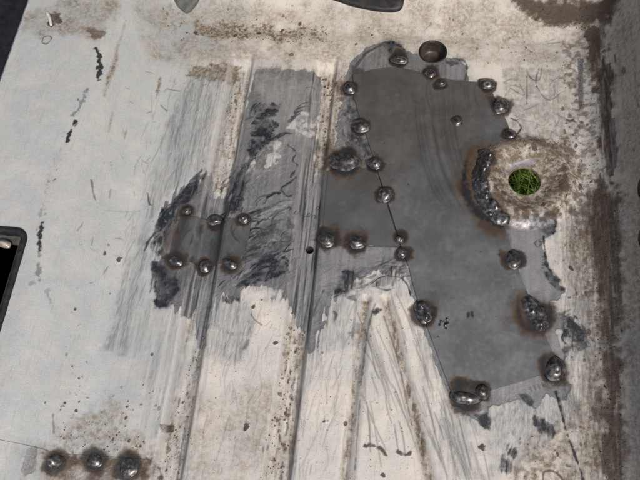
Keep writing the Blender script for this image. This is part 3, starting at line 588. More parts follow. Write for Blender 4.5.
# ------------------------------------------------------------------ node helper
class NT:
    def __init__(self, name):
        self.m = bpy.data.materials.new(name); self.m.use_nodes = True
        self.t = self.m.node_tree; self.b = self.t.nodes['Principled BSDF']
        self.co = self.t.nodes.new('ShaderNodeTexCoord').outputs['Object']
    def n(self, k, **p):
        x = self.t.nodes.new(k)
        for a, v in p.items(): setattr(x, a, v)
        return x
    def lk(self, a, b):
        if hasattr(a, 'links'): self.t.links.new(a, b)
        else: b.default_value = a if not (isinstance(a, tuple) and len(a) == 3 and b.type == 'RGBA') else a + (1,)
    def attr(self, name):
        return self.n('ShaderNodeAttribute', attribute_name=name).outputs['Fac']
    def noise(self, scale, detail=4, rough=.6, stretch=None, dist=0):
        x = self.n('ShaderNodeTexNoise'); x.inputs['Scale'].default_value = scale; x.inputs['Detail'].default_value = detail
        x.inputs['Roughness'].default_value = rough; x.inputs['Distortion'].default_value = dist
        v = self.co
        if stretch:
            mp = self.n('ShaderNodeMapping'); mp.inputs['Scale'].default_value = stretch; self.lk(v, mp.inputs['Vector']); v = mp.outputs['Vector']
        self.lk(v, x.inputs['Vector']); return x.outputs['Fac']
    def math(self, op, a, b=0., clamp=False):
        x = self.n('ShaderNodeMath', operation=op, use_clamp=clamp); self.lk(a, x.inputs[0]); self.lk(b, x.inputs[1]); return x.outputs[0]
    def rng(self, v, a, b, c=0., d=1., smooth=True):
        x = self.n('ShaderNodeMapRange', interpolation_type='SMOOTHSTEP' if smooth else 'LINEAR')
        self.lk(v, x.inputs[0])
        for i, q in enumerate((a, b, c, d)): x.inputs[i + 1].default_value = q
        return x.outputs[0]
    def mix(self, f, a, b, mode='MIX'):
        x = self.n('ShaderNodeMix', data_type='RGBA', blend_type=mode, clamp_factor=True)
        self.lk(f, x.inputs[0]); self.lk(a, x.inputs[6]); self.lk(b, x.inputs[7]); return x.outputs[2]
    def mixf(self, f, a, b):
        x = self.n('ShaderNodeMix', data_type='FLOAT', clamp_factor=True)
        self.lk(f, x.inputs[0]); self.lk(a, x.inputs[2]); self.lk(b, x.inputs[3]); return x.outputs[0]
    def ramp(self, f, stops):
        x = self.n('ShaderNodeValToRGB'); e = x.color_ramp.elements
        while len(e) < len(stops): e.new(.5)
        for q, (p, c) in zip(e, stops): q.position = p; q.color = c + (1,)
        self.lk(f, x.inputs[0]); return x.outputs[0]
    def bump(self, h, strength=.5, dist=.0004):
        x = self.n('ShaderNodeBump'); x.inputs['Strength'].default_value = strength; x.inputs['Distance'].default_value = dist
        self.lk(h, x.inputs['Height']); self.lk(x.outputs[0], self.b.inputs['Normal'])
    def out(self, col, rough, metal=0., spec=.5):
        self.lk(col, self.b.inputs['Base Color']); self.lk(rough, self.b.inputs['Roughness']); self.lk(metal, self.b.inputs['Metallic'])
        self.b.inputs['Specular IOR Level'].default_value = spec
        return self.m

HEAT = [(0, (.22, .22, .22)), (.18, (.185, .17, .15)), (.38, (.135, .098, .07)), (.58, (.064, .046, .035)), (.78, (.032, .029, .029)), (.9, (.026, .026, .029)), (1, (.03, .028, .028))]
def floor_material():
    k = NT('worn_painted_sheet')
    fine = k.noise(900, 3, .6); mid = k.noise(260, 4, .65); big = k.noise(45, 5, .6); streak = k.noise(300, 4, .6, (1, .06, 1)); grain = k.noise(620, 3, .65, (1, .22, 1)); speck = k.noise(620, 2, .5)
    bare, dark, rust, thin = (k.attr(a) for a in ('bare', 'dark', 'rust', 'thin'))
    cream, scr, heat, grime_shade, light = (k.attr(a) for a in ('cream', 'scratch', 'scorch', 'grime_shade', 'light'))
    col = k.mix(cream, (.395, .445, .475), (.76, .71, .645))
    col = k.mix(k.rng(big, .40, .66, 0, .35), col, (.60, .54, .47))
    col = k.mix(k.rng(k.noise(16, 4, .6), .42, .66, 0, .22), col, (.46, .465, .465))
    col = k.mix(k.rng(mid, .55, .75, 0, .25), col, (.50, .42, .33))
    col = k.mix(k.rng(fine, .35, .7, 0, .25), col, (.75, .73, .70))
    # half-sanded paint
    th = k.math('MULTIPLY', thin, k.math('ADD', k.rng(streak, .3, .62, .15, .6), k.rng(grain, .35, .65, .1, .7)), True)
    pep = k.math('MULTIPLY', k.rng(k.noise(760, 2, .5), .62, .72), k.rng(k.noise(70, 3, .6), .42, .62))
    col = k.mix(k.math('MULTIPLY', pep, k.rng(cream, .1, .7, .25, .8)), col, (.13, .10, .075))
    st2 = k.noise(420, 3, .6, (1, .12, 1))
    col = k.mix(k.rng(st2, .54, .7, 0, .28), col, (.36, .32, .27))
    col = k.mix(k.rng(k.noise(1500, 2, .6), .55, .75, 0, .2), col, (.33, .30, .26))
    col = k.mix(th, col, (.265, .285, .30))
    # dirt film, with the painted falloff at the top
    gr = k.math('MULTIPLY', grime_shade, k.rng(mid, .3, .65, .35, 1.1), True)
    col = k.mix(gr, col, k.mix(k.rng(fine, .35, .65), (.13, .095, .06), (.24, .18, .12)))
    # bare steel
    steel = k.mix(k.rng(streak, .35, .65), (.27, .268, .276), (.36, .355, .365))
    steel = k.mix(k.rng(big, .4, .65, 0, .5), steel, (.2, .2, .207))
    steel = k.mix(k.rng(mid, .5, .75, 0, .5), steel, (.36, .355, .36))
    for rot, sc_ in ((.5, 800), (-.7, 700), (1.1, 900)):
        mp = k.n('ShaderNodeMapping'); mp.inputs['Rotation'].default_value = (0, 0, rot); k.lk(k.co, mp.inputs['Vector'])
        keep, k.co = k.co, mp.outputs['Vector']; g1 = k.noise(sc_, 2, .5, (1, .07, 1)); g2 = k.noise(34, 3, .6); k.co = keep
        steel = k.mix(k.math('MULTIPLY', k.rng(g1, .5, .68, 0, .4), k.rng(g2, .45, .6)), steel, (.42, .415, .42))
        steel = k.mix(k.math('MULTIPLY', k.rng(g1, .48, .32, 0, .3), k.rng(g2, .4, .6)), steel, (.085, .09, .10))
    steel = k.mix(k.math('MULTIPLY', light, .75), steel, (.44, .43, .445))
    be = k.rng(k.math('ADD', bare, k.math('MULTIPLY', k.math('SUBTRACT', mid, .5), .5)), .3, .7)
    col = k.mix(be, col, steel)
    dk = k.math('MULTIPLY', dark, k.rng(mid, .25, .5, .7, 1.1), True)
    col = k.mix(dk, col, k.mix(fine, (.010, .013, .019), (.032, .038, .048)))
    # rust
    rc = k.ramp(mid, [(.3, (.04, .03, .022)), (.46, (.09, .063, .043)), (.6, (.155, .11, .075)), (.8, (.33, .25, .17))])
    ru = k.rng(k.math('ADD', rust, k.math('MULTIPLY', k.math('SUBTRACT', mid, .5), .55)), .1, .78, 0, .93)
    rc = k.mix(k.rng(rust, .5, .95, 0, .75), rc, k.mix(mid, (.024, .018, .014), (.085, .06, .045)))
    col = k.mix(ru, col, rc)
    col = k.mix(k.math('MULTIPLY', scr, .9), col, (.045, .045, .05))
    col = k.mix(k.math('MULTIPLY', k.math('MULTIPLY', k.attr('white'), k.rng(mid, .3, .6, .5, 1)), k.math('SUBTRACT', 1., k.math('MULTIPLY', dk, .85)), True), col, (.60, .60, .60))
    hn = k.math('ADD', heat, k.math('MULTIPLY', k.math('SUBTRACT', mid, .5), .15))
    hc = k.ramp(hn, HEAT)
    col = k.mix(k.rng(hn, .1, .6, 0, .93), col, hc)
    met = k.math('MULTIPLY', be, k.math('SUBTRACT', .5, k.math('MULTIPLY', k.math('MAXIMUM', ru, dk), .45)), True)
    ro = k.mixf(be, k.mixf(cream, .33, .5), k.rng(streak, .3, .7, .36, .55))
    ro = k.mixf(ru, ro, .85); ro = k.mixf(gr, ro, .75)
    k.bump(k.math('ADD', k.math('MULTIPLY', mid, .8), k.math('ADD', k.math('MULTIPLY', fine, .5), k.math('MULTIPLY', k.math('MULTIPLY', ru, speck), 2.0))), .55, .0006)
    return k.out(col, ro, met, .4)

def plate_material(name, tone, brown=0):
    k = NT(name)
    fine = k.noise(1100, 3, .6); mid = k.noise(240, 4, .6); big = k.noise(28, 4, .55); roll = k.noise(420, 3, .6, (1, .03, 1))
    heat, pd, pl, pr = (k.attr(a) for a in ('scorch', 'pdark', 'plight', 'prust'))
    a = tuple(tone * c for c in (1.0, .985, .94)); b = tuple(tone * 1.3 * c for c in (1.0, .985, .94))
    col = k.mix(k.rng(big, .35, .65), a, b)
    col = k.mix(k.rng(roll, .4, .7, 0, .12), col, tuple(tone * .7 for _ in range(3)))
    col = k.mix(k.rng(mid, .55, .75, 0, .35), col, (tone * 1.6, tone * 1.56, tone * 1.48))
    if brown: col = k.mix(k.rng(mid, .3, .7, .1, brown), col, (.12, .105, .085))
    col = k.mix(k.math('MULTIPLY', pl, .55), col, (.55, .54, .52))
    hn = k.math('ADD', heat, k.math('MULTIPLY', k.math('SUBTRACT', mid, .5), .12))
    st = [(p, c) for p, c in HEAT]; st[0] = (0, a)
    col = k.mix(k.rng(hn, .1, .5), col, k.ramp(hn, st))
    col = k.mix(k.math('MULTIPLY', pr, k.rng(mid, .3, .6, .3, 1), True), col, k.mix(fine, (.09, .055, .032), (.19, .125, .08)))
    col = k.mix(pd, col, (.022, .026, .034))
    ro = k.mixf(k.rng(mid, .3, .7), .27, .37)
    ro = k.mixf(pd, ro, .3); ro = k.mixf(k.rng(hn, .3, .7), ro, .6)
    k.bump(k.math('ADD', k.math('MULTIPLY', fine, .4), k.math('MULTIPLY', roll, .5)), .25, .0003)
    return k.out(col, ro, k.mixf(k.rng(hn, .2, .6), .8, .2), .4)

def weld_material():
    k = NT('weld_metal')
    mid = k.noise(300, 3, .55); fine = k.noise(1400, 2, .5); big = k.noise(120, 3, .5)
    col = k.ramp(mid, [(.3, (.05, .049, .05)), (.5, (.12, .118, .12)), (.72, (.34, .335, .34))])
    col = k.mix(k.rng(big, .52, .7, 0, .5), col, (.09, .06, .04))
    k.bump(k.math('ADD', mid, k.math('MULTIPLY', fine, .3)), .12, .0004)
    return k.out(col, k.rng(mid, .3, .7, .25, .42), .72, .5)
def simple(name, c1, c2, scale, rough, metal=0., bump=.3, bd=.0005, spec=.4):
    k = NT(name); a = k.noise(scale, 5, .6); b = k.noise(scale * 5, 3, .6)
    col = k.mix(k.rng(a, .35, .65), c1, c2); col = k.mix(k.rng(b, .5, .8, 0, .4), col, tuple(min(1, x * 1.5) for x in c2))
    k.bump(k.math('ADD', a, k.math('MULTIPLY', b, .5)), bump, bd)
    return k.out(col, k.rng(b, .3, .7, rough - .08, rough + .08), metal, spec)

M_FLOOR = floor_material(); M_PLATE = plate_material('bare_steel_plate', .33); M_PLATE2 = plate_material('browned_steel_plate', .32, .2)
M_WELD = weld_material()
M_RUBBER = simple('black_rubber', (.012, .012, .014), (.03, .03, .032), 160, .5)
M_DARK = simple('dark_cavity', (.03, .03, .03), (.10, .095, .088), 60, .45)  # dark colour for the hole pockets and the recess tray
M_PLUG = simple('brown_plug_rubber', (.035, .028, .024), (.085, .07, .06), 120, .38)
M_GREY = simple('grey_rubber', (.085, .09, .09), (.14, .145, .14), 110, .55)
M_WHITE = simple('white_sealant', (.6, .58, .52), (.72, .7, .65), 300, .5)
M_BRIGHT = simple('dull_metal', (.3, .28, .24), (.5, .47, .42), 200, .45, .4)
M_VOID = simple('void_black', (.008, .008, .01), (.02, .02, .024), 90, .55)  # darkness of the void put into the colour
M_LOW = floor_material(); M_LOW.name = 'lower_panel_paint'
M_CRUMB = simple('dirt_crumb', (.05, .035, .022), (.14, .10, .065), 400, .9)
M_SOIL = simple('soil', (.03, .025, .015), (.07, .055, .035), 40, .95)
M_GRASS = simple('grass_blade', (.075, .13, .022), (.18, .26, .05), 60, .5)

# ------------------------------------------------------------------ object helpers
def mesh_obj(name, verts, faces, mat, parent=None, smooth=True):
    me = bpy.data.meshes.new(name); me.from_pydata([tuple(v) for v in verts], [], faces); me.update()
    if smooth: me.polygons.foreach_set('use_smooth', np.ones(len(me.polygons), bool))
    me.materials.append(mat); o = bpy.data.objects.new(name, me); C.objects.link(o); o.parent = parent
    return o
def empty(name, loc=(0, 0, 0)):
    o = bpy.data.objects.new(name, None); o.empty_display_size = .02; o.location = loc; C.objects.link(o); return o
def tag(o, label, cat, group=None):
    o['label'] = label; o['category'] = cat
    if group: o['group'] = group
    return o

def grid_obj(name, keep, mat, parent, lift=0., snaps=(), attrs=(), thick=0., relief=True, poly=None, vert_n=None):
    """cells `keep` (NR-1 x NC-1) of the sheet grid as one mesh; border vertices snap to circles / a polygon"""
    s, t = S.copy() if (snaps or poly is not None) else S, T.copy() if (snaps or poly is not None) else T
    kp = np.zeros((NR + 1, NC + 1), bool); kp[1:-1, 1:-1] = keep
    cnt = kp[:-1, :-1].astype(int) + kp[1:, :-1] + kp[:-1, 1:] + kp[1:, 1:]
    border = (cnt > 0) & (cnt < 4); used = cnt > 0
    for (cx, cy), r in snaps:
        m = border & (np.hypot(S - cx, T - cy) < r + 2 * STEP)
        a = np.arctan2(T[m] - cy, S[m] - cx); s[m] = cx + r * np.cos(a); t[m] = cy + r * np.sin(a)
    if poly is not None:
        bi = np.argwhere(border); bs, bt = S[border], T[border]
        best = np.full(len(bs), 1e9); qs, qt = bs.copy(), bt.copy()
        for i in range(len(poly)):
            ax, ay = poly[i]; ex, ey = poly[(i + 1) % len(poly)] - poly[i]
            h = np.clip(((bs - ax) * ex + (bt - ay) * ey) / (ex * ex + ey * ey + 1e-9), 0, 1)
            px, py = ax + h * ex, ay + h * ey; d = (bs - px) ** 2 + (bt - py) ** 2
            u = d < best; best[u] = d[u]; qs[u] = px[u]; qt[u] = py[u]
        s[border] = qs; t[border] = qt
    idx = np.full((NR, NC), -1, np.int64); idx[used] = np.arange(used.sum())
    zz = (Z if relief is True else relief if relief is not False else np.zeros_like(Z)) + lift
    co = to_space(s[used], t[used], zz[used])
    a, b, c, d = idx[:-1, :-1][keep], idx[:-1, 1:][keep], idx[1:, 1:][keep], idx[1:, :-1][keep]
    q = np.stack([a, b, c, d], 1)
    nv = len(co)
    if thick:
        # side skirt round the border
        e = np.concatenate([q[:, [0, 1]], q[:, [1, 2]], q[:, [2, 3]], q[:, [3, 0]]])
        key = np.minimum(e[:, 0], e[:, 1]) * (nv + 1) + np.maximum(e[:, 0], e[:, 1])
        u, first, n = np.unique(key, return_index=True, return_counts=True)
        be = e[first[n == 1]]
        bv = np.unique(be); mp = np.full(nv, -1); mp[bv] = nv + np.arange(len(bv))
        low = to_space(s[used], t[used], zz[used] - thick)[bv]
        nb = len(bv); co = np.concatenate([co, co[bv], low])          # cut edge has its own vertices, so it shades sharply
        sk = np.stack([mp[be[:, 1]], mp[be[:, 0]], mp[be[:, 0]] + nb, mp[be[:, 1]] + nb], 1)
        q = np.concatenate([q, sk])
    me = bpy.data.meshes.new(name)
    me.vertices.add(len(co)); me.vertices.foreach_set('co', co.astype(np.float32).ravel())
    me.loops.add(len(q) * 4); me.loops.foreach_set('vertex_index', q.astype(np.int32).ravel())
    me.polygons.add(len(q)); me.polygons.foreach_set('loop_start', np.arange(0, len(q) * 4, 4, dtype=np.int32))
    me.polygons.foreach_set('use_smooth', np.ones(len(q), bool))
    me.update(calc_edges=True)
    for an in attrs:
        v = L[an][used].astype(np.float32)
        if len(co) > len(v): v = np.concatenate([v] + [np.full(len(bv), .55, np.float32) if an == 'pdark' else v[bv]] * 2)
        at = me.attributes.new(an, 'FLOAT', 'POINT'); at.data.foreach_set('value', v)
    if vert_n is not None and not thick:
        me.normals_split_custom_set_from_vertices(vert_n[used].astype(np.float32))
    me.materials.append(mat)
    o = bpy.data.objects.new(name, me); C.objects.link(o); o.parent = parent
    return o

# ------------------------------------------------------------------ the floor pan
FA = ('bare', 'dark', 'rust', 'thin', 'cream', 'scratch', 'scorch', 'grime_shade', 'light', 'white')
full = to_space(S.ravel(), T.ravel(), Z.ravel()).reshape(NR, NC, 3)
gx = np.gradient(full, axis=1); gy = np.gradient(full, axis=0); VN = np.cross(gx, gy); VN /= np.linalg.norm(VN, axis=2, keepdims=True)
cS, cT = (S[:-1, :-1] + STEP / 2), (T[:-1, :-1] + STEP / 2)
allc = np.ones((NR - 1, NC - 1), bool)
# openings: through hole in the boss, plug hole, tiny drilled hole, rounded cut-out on the tunnel, slots in the sill wall
allc &= np.hypot(cS - HOLE[0], cT - HOLE[1]) > HR
allc &= np.hypot(cS - PLUG[0], cT - PLUG[1]) > PR
allc &= np.hypot(cS - TINY[0], cT - TINY[1]) > TR
SLOTS = [unroll([(637, 191)])[0] + np.array([7, 0]), unroll([(638, 240)])[0] + np.array([7, 0])]
for sx, sy in SLOTS: allc &= np.hypot((cS - sx) / 1.0, (cT - sy) / 1.7) > 6.5
CUT = unroll([(-60, 222), (10, 229), (24, 231), (26, 240), (18, 268), (0, 312), (-40, 400)])
# rounded rectangle opening
CQ = unroll([(25, 233)])[0]; CUT_S1 = CQ[0] + 1; CUT_T1 = CQ[1] + 2; CUT_T0 = CUT_T1 - 150; CUT_S0 = CUT_S1 - 62
def rrect(s, t, s0, s1, t0, t1, r):
    cx, cy = (s0 + s1) / 2, (t0 + t1) / 2
    qx, qy = np.abs(s - cx) - (s1 - s0) / 2 + r, np.abs(t - cy) - (t1 - t0) / 2 + r
    return np.hypot(np.maximum(qx, 0), np.maximum(qy, 0)) + np.minimum(np.maximum(qx, qy), 0) - r
allc &= rrect(cS, cT, CUT_S0, CUT_S1, CUT_T0, CUT_T1, 10) > 0
# free edge of the tunnel panel
EDGE = unroll([(28, 0)])[0][0]
allc &= cS > EDGE
lab = np.zeros((NR - 1, NC - 1), int)
lab[cS < -262] = 1
lab[cS > 214] = 2
lab[(cT > 488) & (lab == 0)] = 3
for k, m in enumerate(rib_mask): lab[m[:-1, :-1] & (lab == 0)] = 4 + k
lab[swage_mask[:-1, :-1] & (lab == 0)] = 6
lab[boss_mask[:-1, :-1]] = 7
pan = tag(empty('floor_pan'), 'white painted sheet steel car floor, scraped to bare metal and rusty, with pressed channels', 'car floor')
snaps = [((HOLE[0], HOLE[1]), HR), ((PLUG[0], PLUG[1]), PR), ((TINY[0], TINY[1]), TR)]
for k, nm in enumerate(['floor_sheet', 'tunnel_side', 'sill_wall', 'heel_panel', 'pressed_channel', 'pressed_channel', 'tapered_swage', 'hole_boss']):
    o = grid_obj(nm, allc & (lab == k), M_FLOOR, pan, snaps=snaps, attrs=FA, vert_n=VN)
    lb = {1: 'bluish white sloping tunnel side with a cracked sealer seam', 2: 'grey rusty sill wall on the right', 7: 'rusty raised ring round the hole with grass below'}.get(k)
    if lb: o['label'] = lb
def ring_lip(name, c, r, depth, flare, mat, parent, inner=None, floor_z=None, n=64, bottom=False):
    """turned down edge of a round opening"""
    prof = [(r + .1, 0), (r - .5, -.6), (r - .9, -1.6), (r - .9 + flare, -depth)]
    v, f = [], []
    for i in range(n):
        a = 2 * math.pi * i / n
        for (pr, pz) in prof:
            s_, t_ = c[0] + pr * math.cos(a), c[1] + pr * math.sin(a)
            v.append(to_space(np.array(s_), np.array(t_), zrel(c[0] + (r + 1) * math.cos(a), c[1] + (r + 1) * math.sin(a)) + pz))
    m = len(prof)
    for i in range(n):
        for k in range(m - 1):
            f.append((i * m + k, ((i + 1) % n) * m + k, ((i + 1) % n) * m + k + 1, i * m + k + 1))
    if bottom: f.append(tuple(i * m + m - 1 for i in range(n)))
    return mesh_obj(name, v, f, mat, parent)
M_RUST = simple('rusty_edge', (.10, .07, .045), (.28, .23, .17), 300, .8)
ring_lip('hole_lip', HOLE, HR, 3.5, 0, M_RUST, pan)
ring_lip('drilled_hole', TINY, TR, 14, 0, M_DARK, pan, bottom=True)
for c in SLOTS:   # blind dark pockets behind the sill slots
    v, f = [], []; n = 32
    for i in range(n):
        a = 2 * math.pi * i / n
        for pr, pz in ((1.16, -.5), (1.0, -2), (1.0, -16)):
            s_, t_ = c[0] + 6.5 * pr * math.cos(a), c[1] + 6.5 * 1.7 * pr * math.sin(a)
            v.append(to_space(np.array(s_), np.array(t_), pz + float(zrel(s_, t_))))
    for i in range(n):
        j = (i + 1) % n
        for k in range(2): f.append((i * 3 + k, j * 3 + k, j * 3 + k + 1, i * 3 + k + 1))
    f.append(tuple(i * 3 + 2 for i in range(n)))
    mesh_obj('slot_pocket', v, f, M_DARK, pan)

v, f = [], []  # added unseen panel, curved over to shade and reflect in the upper floor
for i in range(41):
    s_ = -430 + i * 17.0
    x_ = s_ if s_ < 245 else 245
    z0 = float(base_z_xy(np.array(min(x_, 235.)), np.array(599.)))
    for y_, z_ in ((597.5, z0 - 1.5), (604, z0 + 12), (614, z0 + 50), (624, z0 + 140), (622, z0 + 240), (540, z0 + 300), (370, z0 + 335)):
        v.append((x_ / 1000, (y_ + 2 * math.sin(s_ / 40)) / 1000, z_ / 1000))
for i in range(40):
    for k in range(5): f.append((i * 6 + k, (i + 1) * 6 + k, (i + 1) * 6 + k + 1, i * 6 + k + 1))
mesh_obj('added_shade_panel', v, f, simple('shade_panel_dark', (.06, .05, .042), (.16, .14, .12), 30, .7), pan)

# ------------------------------------------------------------------ plates
def plate(name, px, mat, parent, lift, thick, smooth_z=True, rnd=0, lumps=0.):
    q = unroll(px)
    sl = box_of(q, 4)
    d = np.full((NR - 1, NC - 1), -99.); d[sl] = sdf(q, cS[sl], cT[sl])
    zz = Z
    o = grid_obj(name, d > 0, mat, parent, lift=lift, attrs=('scorch', 'pdark', 'plight', 'prust') if mat is not M_LOW else FA, thick=thick, relief=zz if not smooth_z else ZP, poly=q)
    return o
# plates ignore the fine paint relief
ZP = 1.0 * N100 + .3 * N40
for c, hw, dep in RIBS: ZP = ZP - dep * .92 * sstep(hw + 4, hw - 5, np.abs(S - c - 1.2 * np.sin(T / 70 + c))) * sstep(452, 425, T)
MAIN_P = [(353, 76), (372, 71), (392, 68), (412, 71), (430, 76), (452, 81), (478, 83), (490, 88), (494, 100), (502, 112), (509, 128), (506, 140), (494, 150), (486, 162), (481, 178), (482, 194), (489, 207), (499, 217), (503, 226), (512, 250), (520, 275), (532, 305), (545, 335), (556, 360), (556, 371), (530, 379), (490, 391), (463, 399), (454, 399), (446, 378), (430, 335), (416, 296), (409, 268), (401, 246), (394, 222), (386, 197), (378, 172), (368, 140), (360, 118), (354, 98)]
WING_P = [(337, 170), (352, 166), (376.5, 172.5), (384.5, 197.5), (392.5, 222.5), (400, 246.5), (360, 245), (319, 243), (320, 210), (325, 172)]
patch = tag(empty('patch_plate'), 'large dark grey steel patch plate tack welded over the floor beside the hole', 'patch plate')
plate('plate_sheet', MAIN_P, M_PLATE, patch, 1.7, 2.1)
wing = tag(empty('patch_plate'), 'small brownish grey steel plate butted against the left edge of the large patch', 'patch plate')
plate('plate_sheet', WING_P, M_PLATE2, wing, 1.1, 1.5)
RIB_P = [(181, 216), (200, 217), (222, 218), (252, 219), (248, 242), (241, 263), (218, 264), (192, 262), (168, 261), (173, 240)]
ribp = tag(empty('patch_plate'), 'small browned repair plate bent over the left channel with six tack welds', 'patch plate')
smear('pdark', [(176, 218), (250, 220), (244, 262), (168, 260)], 40, (-4, 16), wid=(1.5, 4), val=(.15, .5)); smear('plight', [(176, 218), (250, 220), (244, 262), (168, 260)], 30, (-5, 10), wid=(1, 3), val=(.3, .8))
A('pdark', [(216, 219), (226, 219), (220, 262), (208, 262)], .5, soft=4, warp=3); A('pdark', [(182, 216), (190, 216), (178, 260), (168, 260)], .5, soft=4, warp=4)
plate('plate_sheet', RIB_P, M_PLATE2, ribp, .6, .9)
LOW_P = [(-30, 430), (0, 440), (30, 446), (60, 454), (100, 456), (150, 460), (158, 470), (160, 500), (-30, 500)]
lowp = tag(empty('repair_strip'), 'white lower sheet with burnt bronze edge and three welds, bottom left corner', 'repair strip')
A('grime_shade', [(45, 452), (150, 462), (150, 490), (45, 490)], .7, soft=8, warp=8, tex=N14, texamp=.5)
A('rust', [(42, 452), (64, 455), (60, 478), (46, 478)], .5, soft=4, warp=5, tex=N5, texamp=.6)
smear('white', [(48, 470), (80, 470), (80, 485), (48, 485)], 30, (6, -6), wid=(.8, 2), val=(.3, .9))
plate('strip_sheet', LOW_P, M_LOW, lowp, .45, .6)

# ------------------------------------------------------------------ welds
def weld_blob(v, f, cs, ct, rx, ry, turn, h, lift, seed, nr=14, na=36):
    r_ = random.Random(seed); ph = [r_.uniform(0, 6.28) for _ in range(6)]; ct_, st_ = math.cos(math.radians(turn)), math.sin(math.radians(turn))
    b0 = len(v); z0 = float(np.interp(cs, SA, ZP[int(np.clip((ct - TA[0]) / STEP, 0, NR - 1))])) + lift
    def pt(u, a):
        e = 1 + u * u * (.07 * math.sin(2 * a + ph[0]) + .05 * math.sin(3 * a + ph[1]) + .03 * math.sin(5 * a + ph[2]))
        x, y = rx * u * e * math.cos(a), ry * u * e * math.sin(a)
        z = h * (.9 * max(0., 1 - (u / .84) ** 2) ** .62 + .1 * (1 - u)) - .25 * u * u
        z += h * .035 * math.sin(10 * u + ph[3]) * math.exp(-((x / rx - .3 * math.cos(ph[5])) ** 2 + (y / ry - .3 * math.sin(ph[5])) ** 2) * 3)
        z -= h * .16 * math.exp(-((x / rx - .25 * math.cos(ph[4])) ** 2 + (y / ry - .25 * math.sin(ph[4])) ** 2) * 22)
        if u > .999: z = -1.5
        sx, sy = cs + x * ct_ - y * st_, ct + x * st_ + y * ct_
        return to_space(np.array(sx), np.array(sy), z0 + z + float(8 * sstep(56, 37, np.hypot(sx - HOLE[0], sy - HOLE[1]))))
    v.append(pt(0, 0))
    us = [(k + 1) / nr for k in range(nr)]
    for u in us:
        for i in range(na): v.append(pt(u, 2 * math.pi * i / na))
    for i in range(na): f.append((b0, b0 + 1 + i, b0 + 1 + (i + 1) % na))
    for k in range(nr - 1):
        for i in range(na):
            a, b = b0 + 1 + k * na + i, b0 + 1 + k * na + (i + 1) % na
            f.append((a, a + na, b + na, b))
    last = b0 + 1 + (nr - 1) * na
    f.append(tuple(last + i for i in range(na))[::-1])
def weld(name, blobs, parent, lift, mat=None):
    v, f = [], []
    for j, (p, rx, ry, tn, hh) in enumerate(blobs):
        q = unroll([p])[0]; weld_blob(v, f, q[0], q[1], rx, ry, tn, hh, lift, hash((round(p[0] * 10), round(p[1] * 10))) & 0xffff)
    o = mesh_obj(name, v, f, mat or M_WELD, parent)
    if len(blobs) > 1:      # let overlapping drops run together
        r = o.modifiers.new('fuse', 'REMESH'); r.mode = 'VOXEL'; r.voxel_size = .0006; r.use_smooth_shade = True
        m = o.modifiers.new('flow', 'SMOOTH'); m.factor = .6; m.iterations = 12
    else:
        m = o.modifiers.new('flow', 'SMOOTH'); m.factor = .5; m.iterations = 2
    return o
for lst, par, lift in ((MAIN_W, patch, 1.9), (WING_W, wing, 1.5), (RIB_W, ribp, 1.0), (LOW_W, lowp, .9)):
    for p, a, b, tn, hh, hl in lst: weld('weld_bead', [(p, a * 1.08, b * 1.12, -tn, hh * 1.0)], par, lift)
weld('weld_bead', [((344, 162), 17, 12.5, 0, 1.7), ((350, 160), 9, 7.5, 0, 3.0)], wing, 1.6)
# low melted dish round that weld
random.seed(11)
arc = spline(ARC, 4); bl = []
for i, p in enumerate(arc): bl.append(((p[0] + random.gauss(0, 1.2), p[1]), random.uniform(6.5, 8.5), random.uniform(5.5, 7.5), random.uniform(0, 180), random.uniform(2.0, 3.2)))
for i in range(13):
    p = arc[random.randrange(len(arc))]; bl.append(((p[0] + random.gauss(-1, 3), p[1] + random.gauss(0, 3)), *(random.uniform(2.6, 4.4) for _ in range(2)), 0, random.uniform(3.2, 4.4)))
weld('weld_seam', bl, patch, 1.9)
bl = [((530, 305), 10, 10, 0, 2.8), ((536, 313), 11, 10, 0, 2.8), ((540, 323), 9, 8, 0, 2.8)]
for i in range(9):
    f_ = i / 8; bl.append(((529 + 13 * f_ + random.gauss(0, 2.2), 303 + 24 * f_ + random.gauss(0, 1.6)), *(random.uniform(2.6, 4.4) for _ in range(2)), 0, random.uniform(3.2, 4.6)))
weld('weld_seam', bl, patch, 1.9)
weld('weld_bead', [((421, 307), 4.2, 4.6, 0, 4.6), ((426, 318), 4.4, 5, 0, 4.6), ((424, 312), 4, 5, 0, 3)], patch, 2.0)
for p in [(441, 322), (447, 320), (445, 326)]: weld('spatter_drop', [(p, 1.7, 1.7, 0, 1.6)], patch, 2.0)

# ------------------------------------------------------------------ loose and fitted things
def lathe(name, c, prof, mat, parent=None, n=64, cap=True):
    v, f = [], []; m = len(prof); zr = float(zrel(c[0] + 18, c[1]))
    for i in range(n):
        a = 2 * math.pi * i / n
        for pr, pz in prof: v.append(to_space(np.array(c[0] + pr * math.cos(a)), np.array(c[1] + pr * math.sin(a)), zr + pz))
    for i in range(n):
        for k in range(m - 1): f.append((i * m + k, i * m + k + 1, ((i + 1) % n) * m + k + 1, ((i + 1) % n) * m + k))
    if cap: f.append(tuple(i * m + m - 1 for i in range(n))[::-1])
    return mesh_obj(name, v, f, mat, parent)
pl = tag(empty('drain_plug'), 'dark brown dished round drain plug at the top of the large patch', 'drain plug')
lathe('plug_cup', PLUG, [(PR + .2, -.4), (PR - .5, -1), (PR - .9, -4), (PR - 1.4, -13), (PR - 3, -15.2), (PR - 9, -15.8), (.4, -16)], M_PLUG, pl)
lathe('plug_rim', PLUG, [(PR + 1.4, -.5), (PR + 1.2, .5), (PR + .3, .9), (PR - .6, .5), (PR - 1.0, -.8)], M_RUBBER, pl, cap=False)
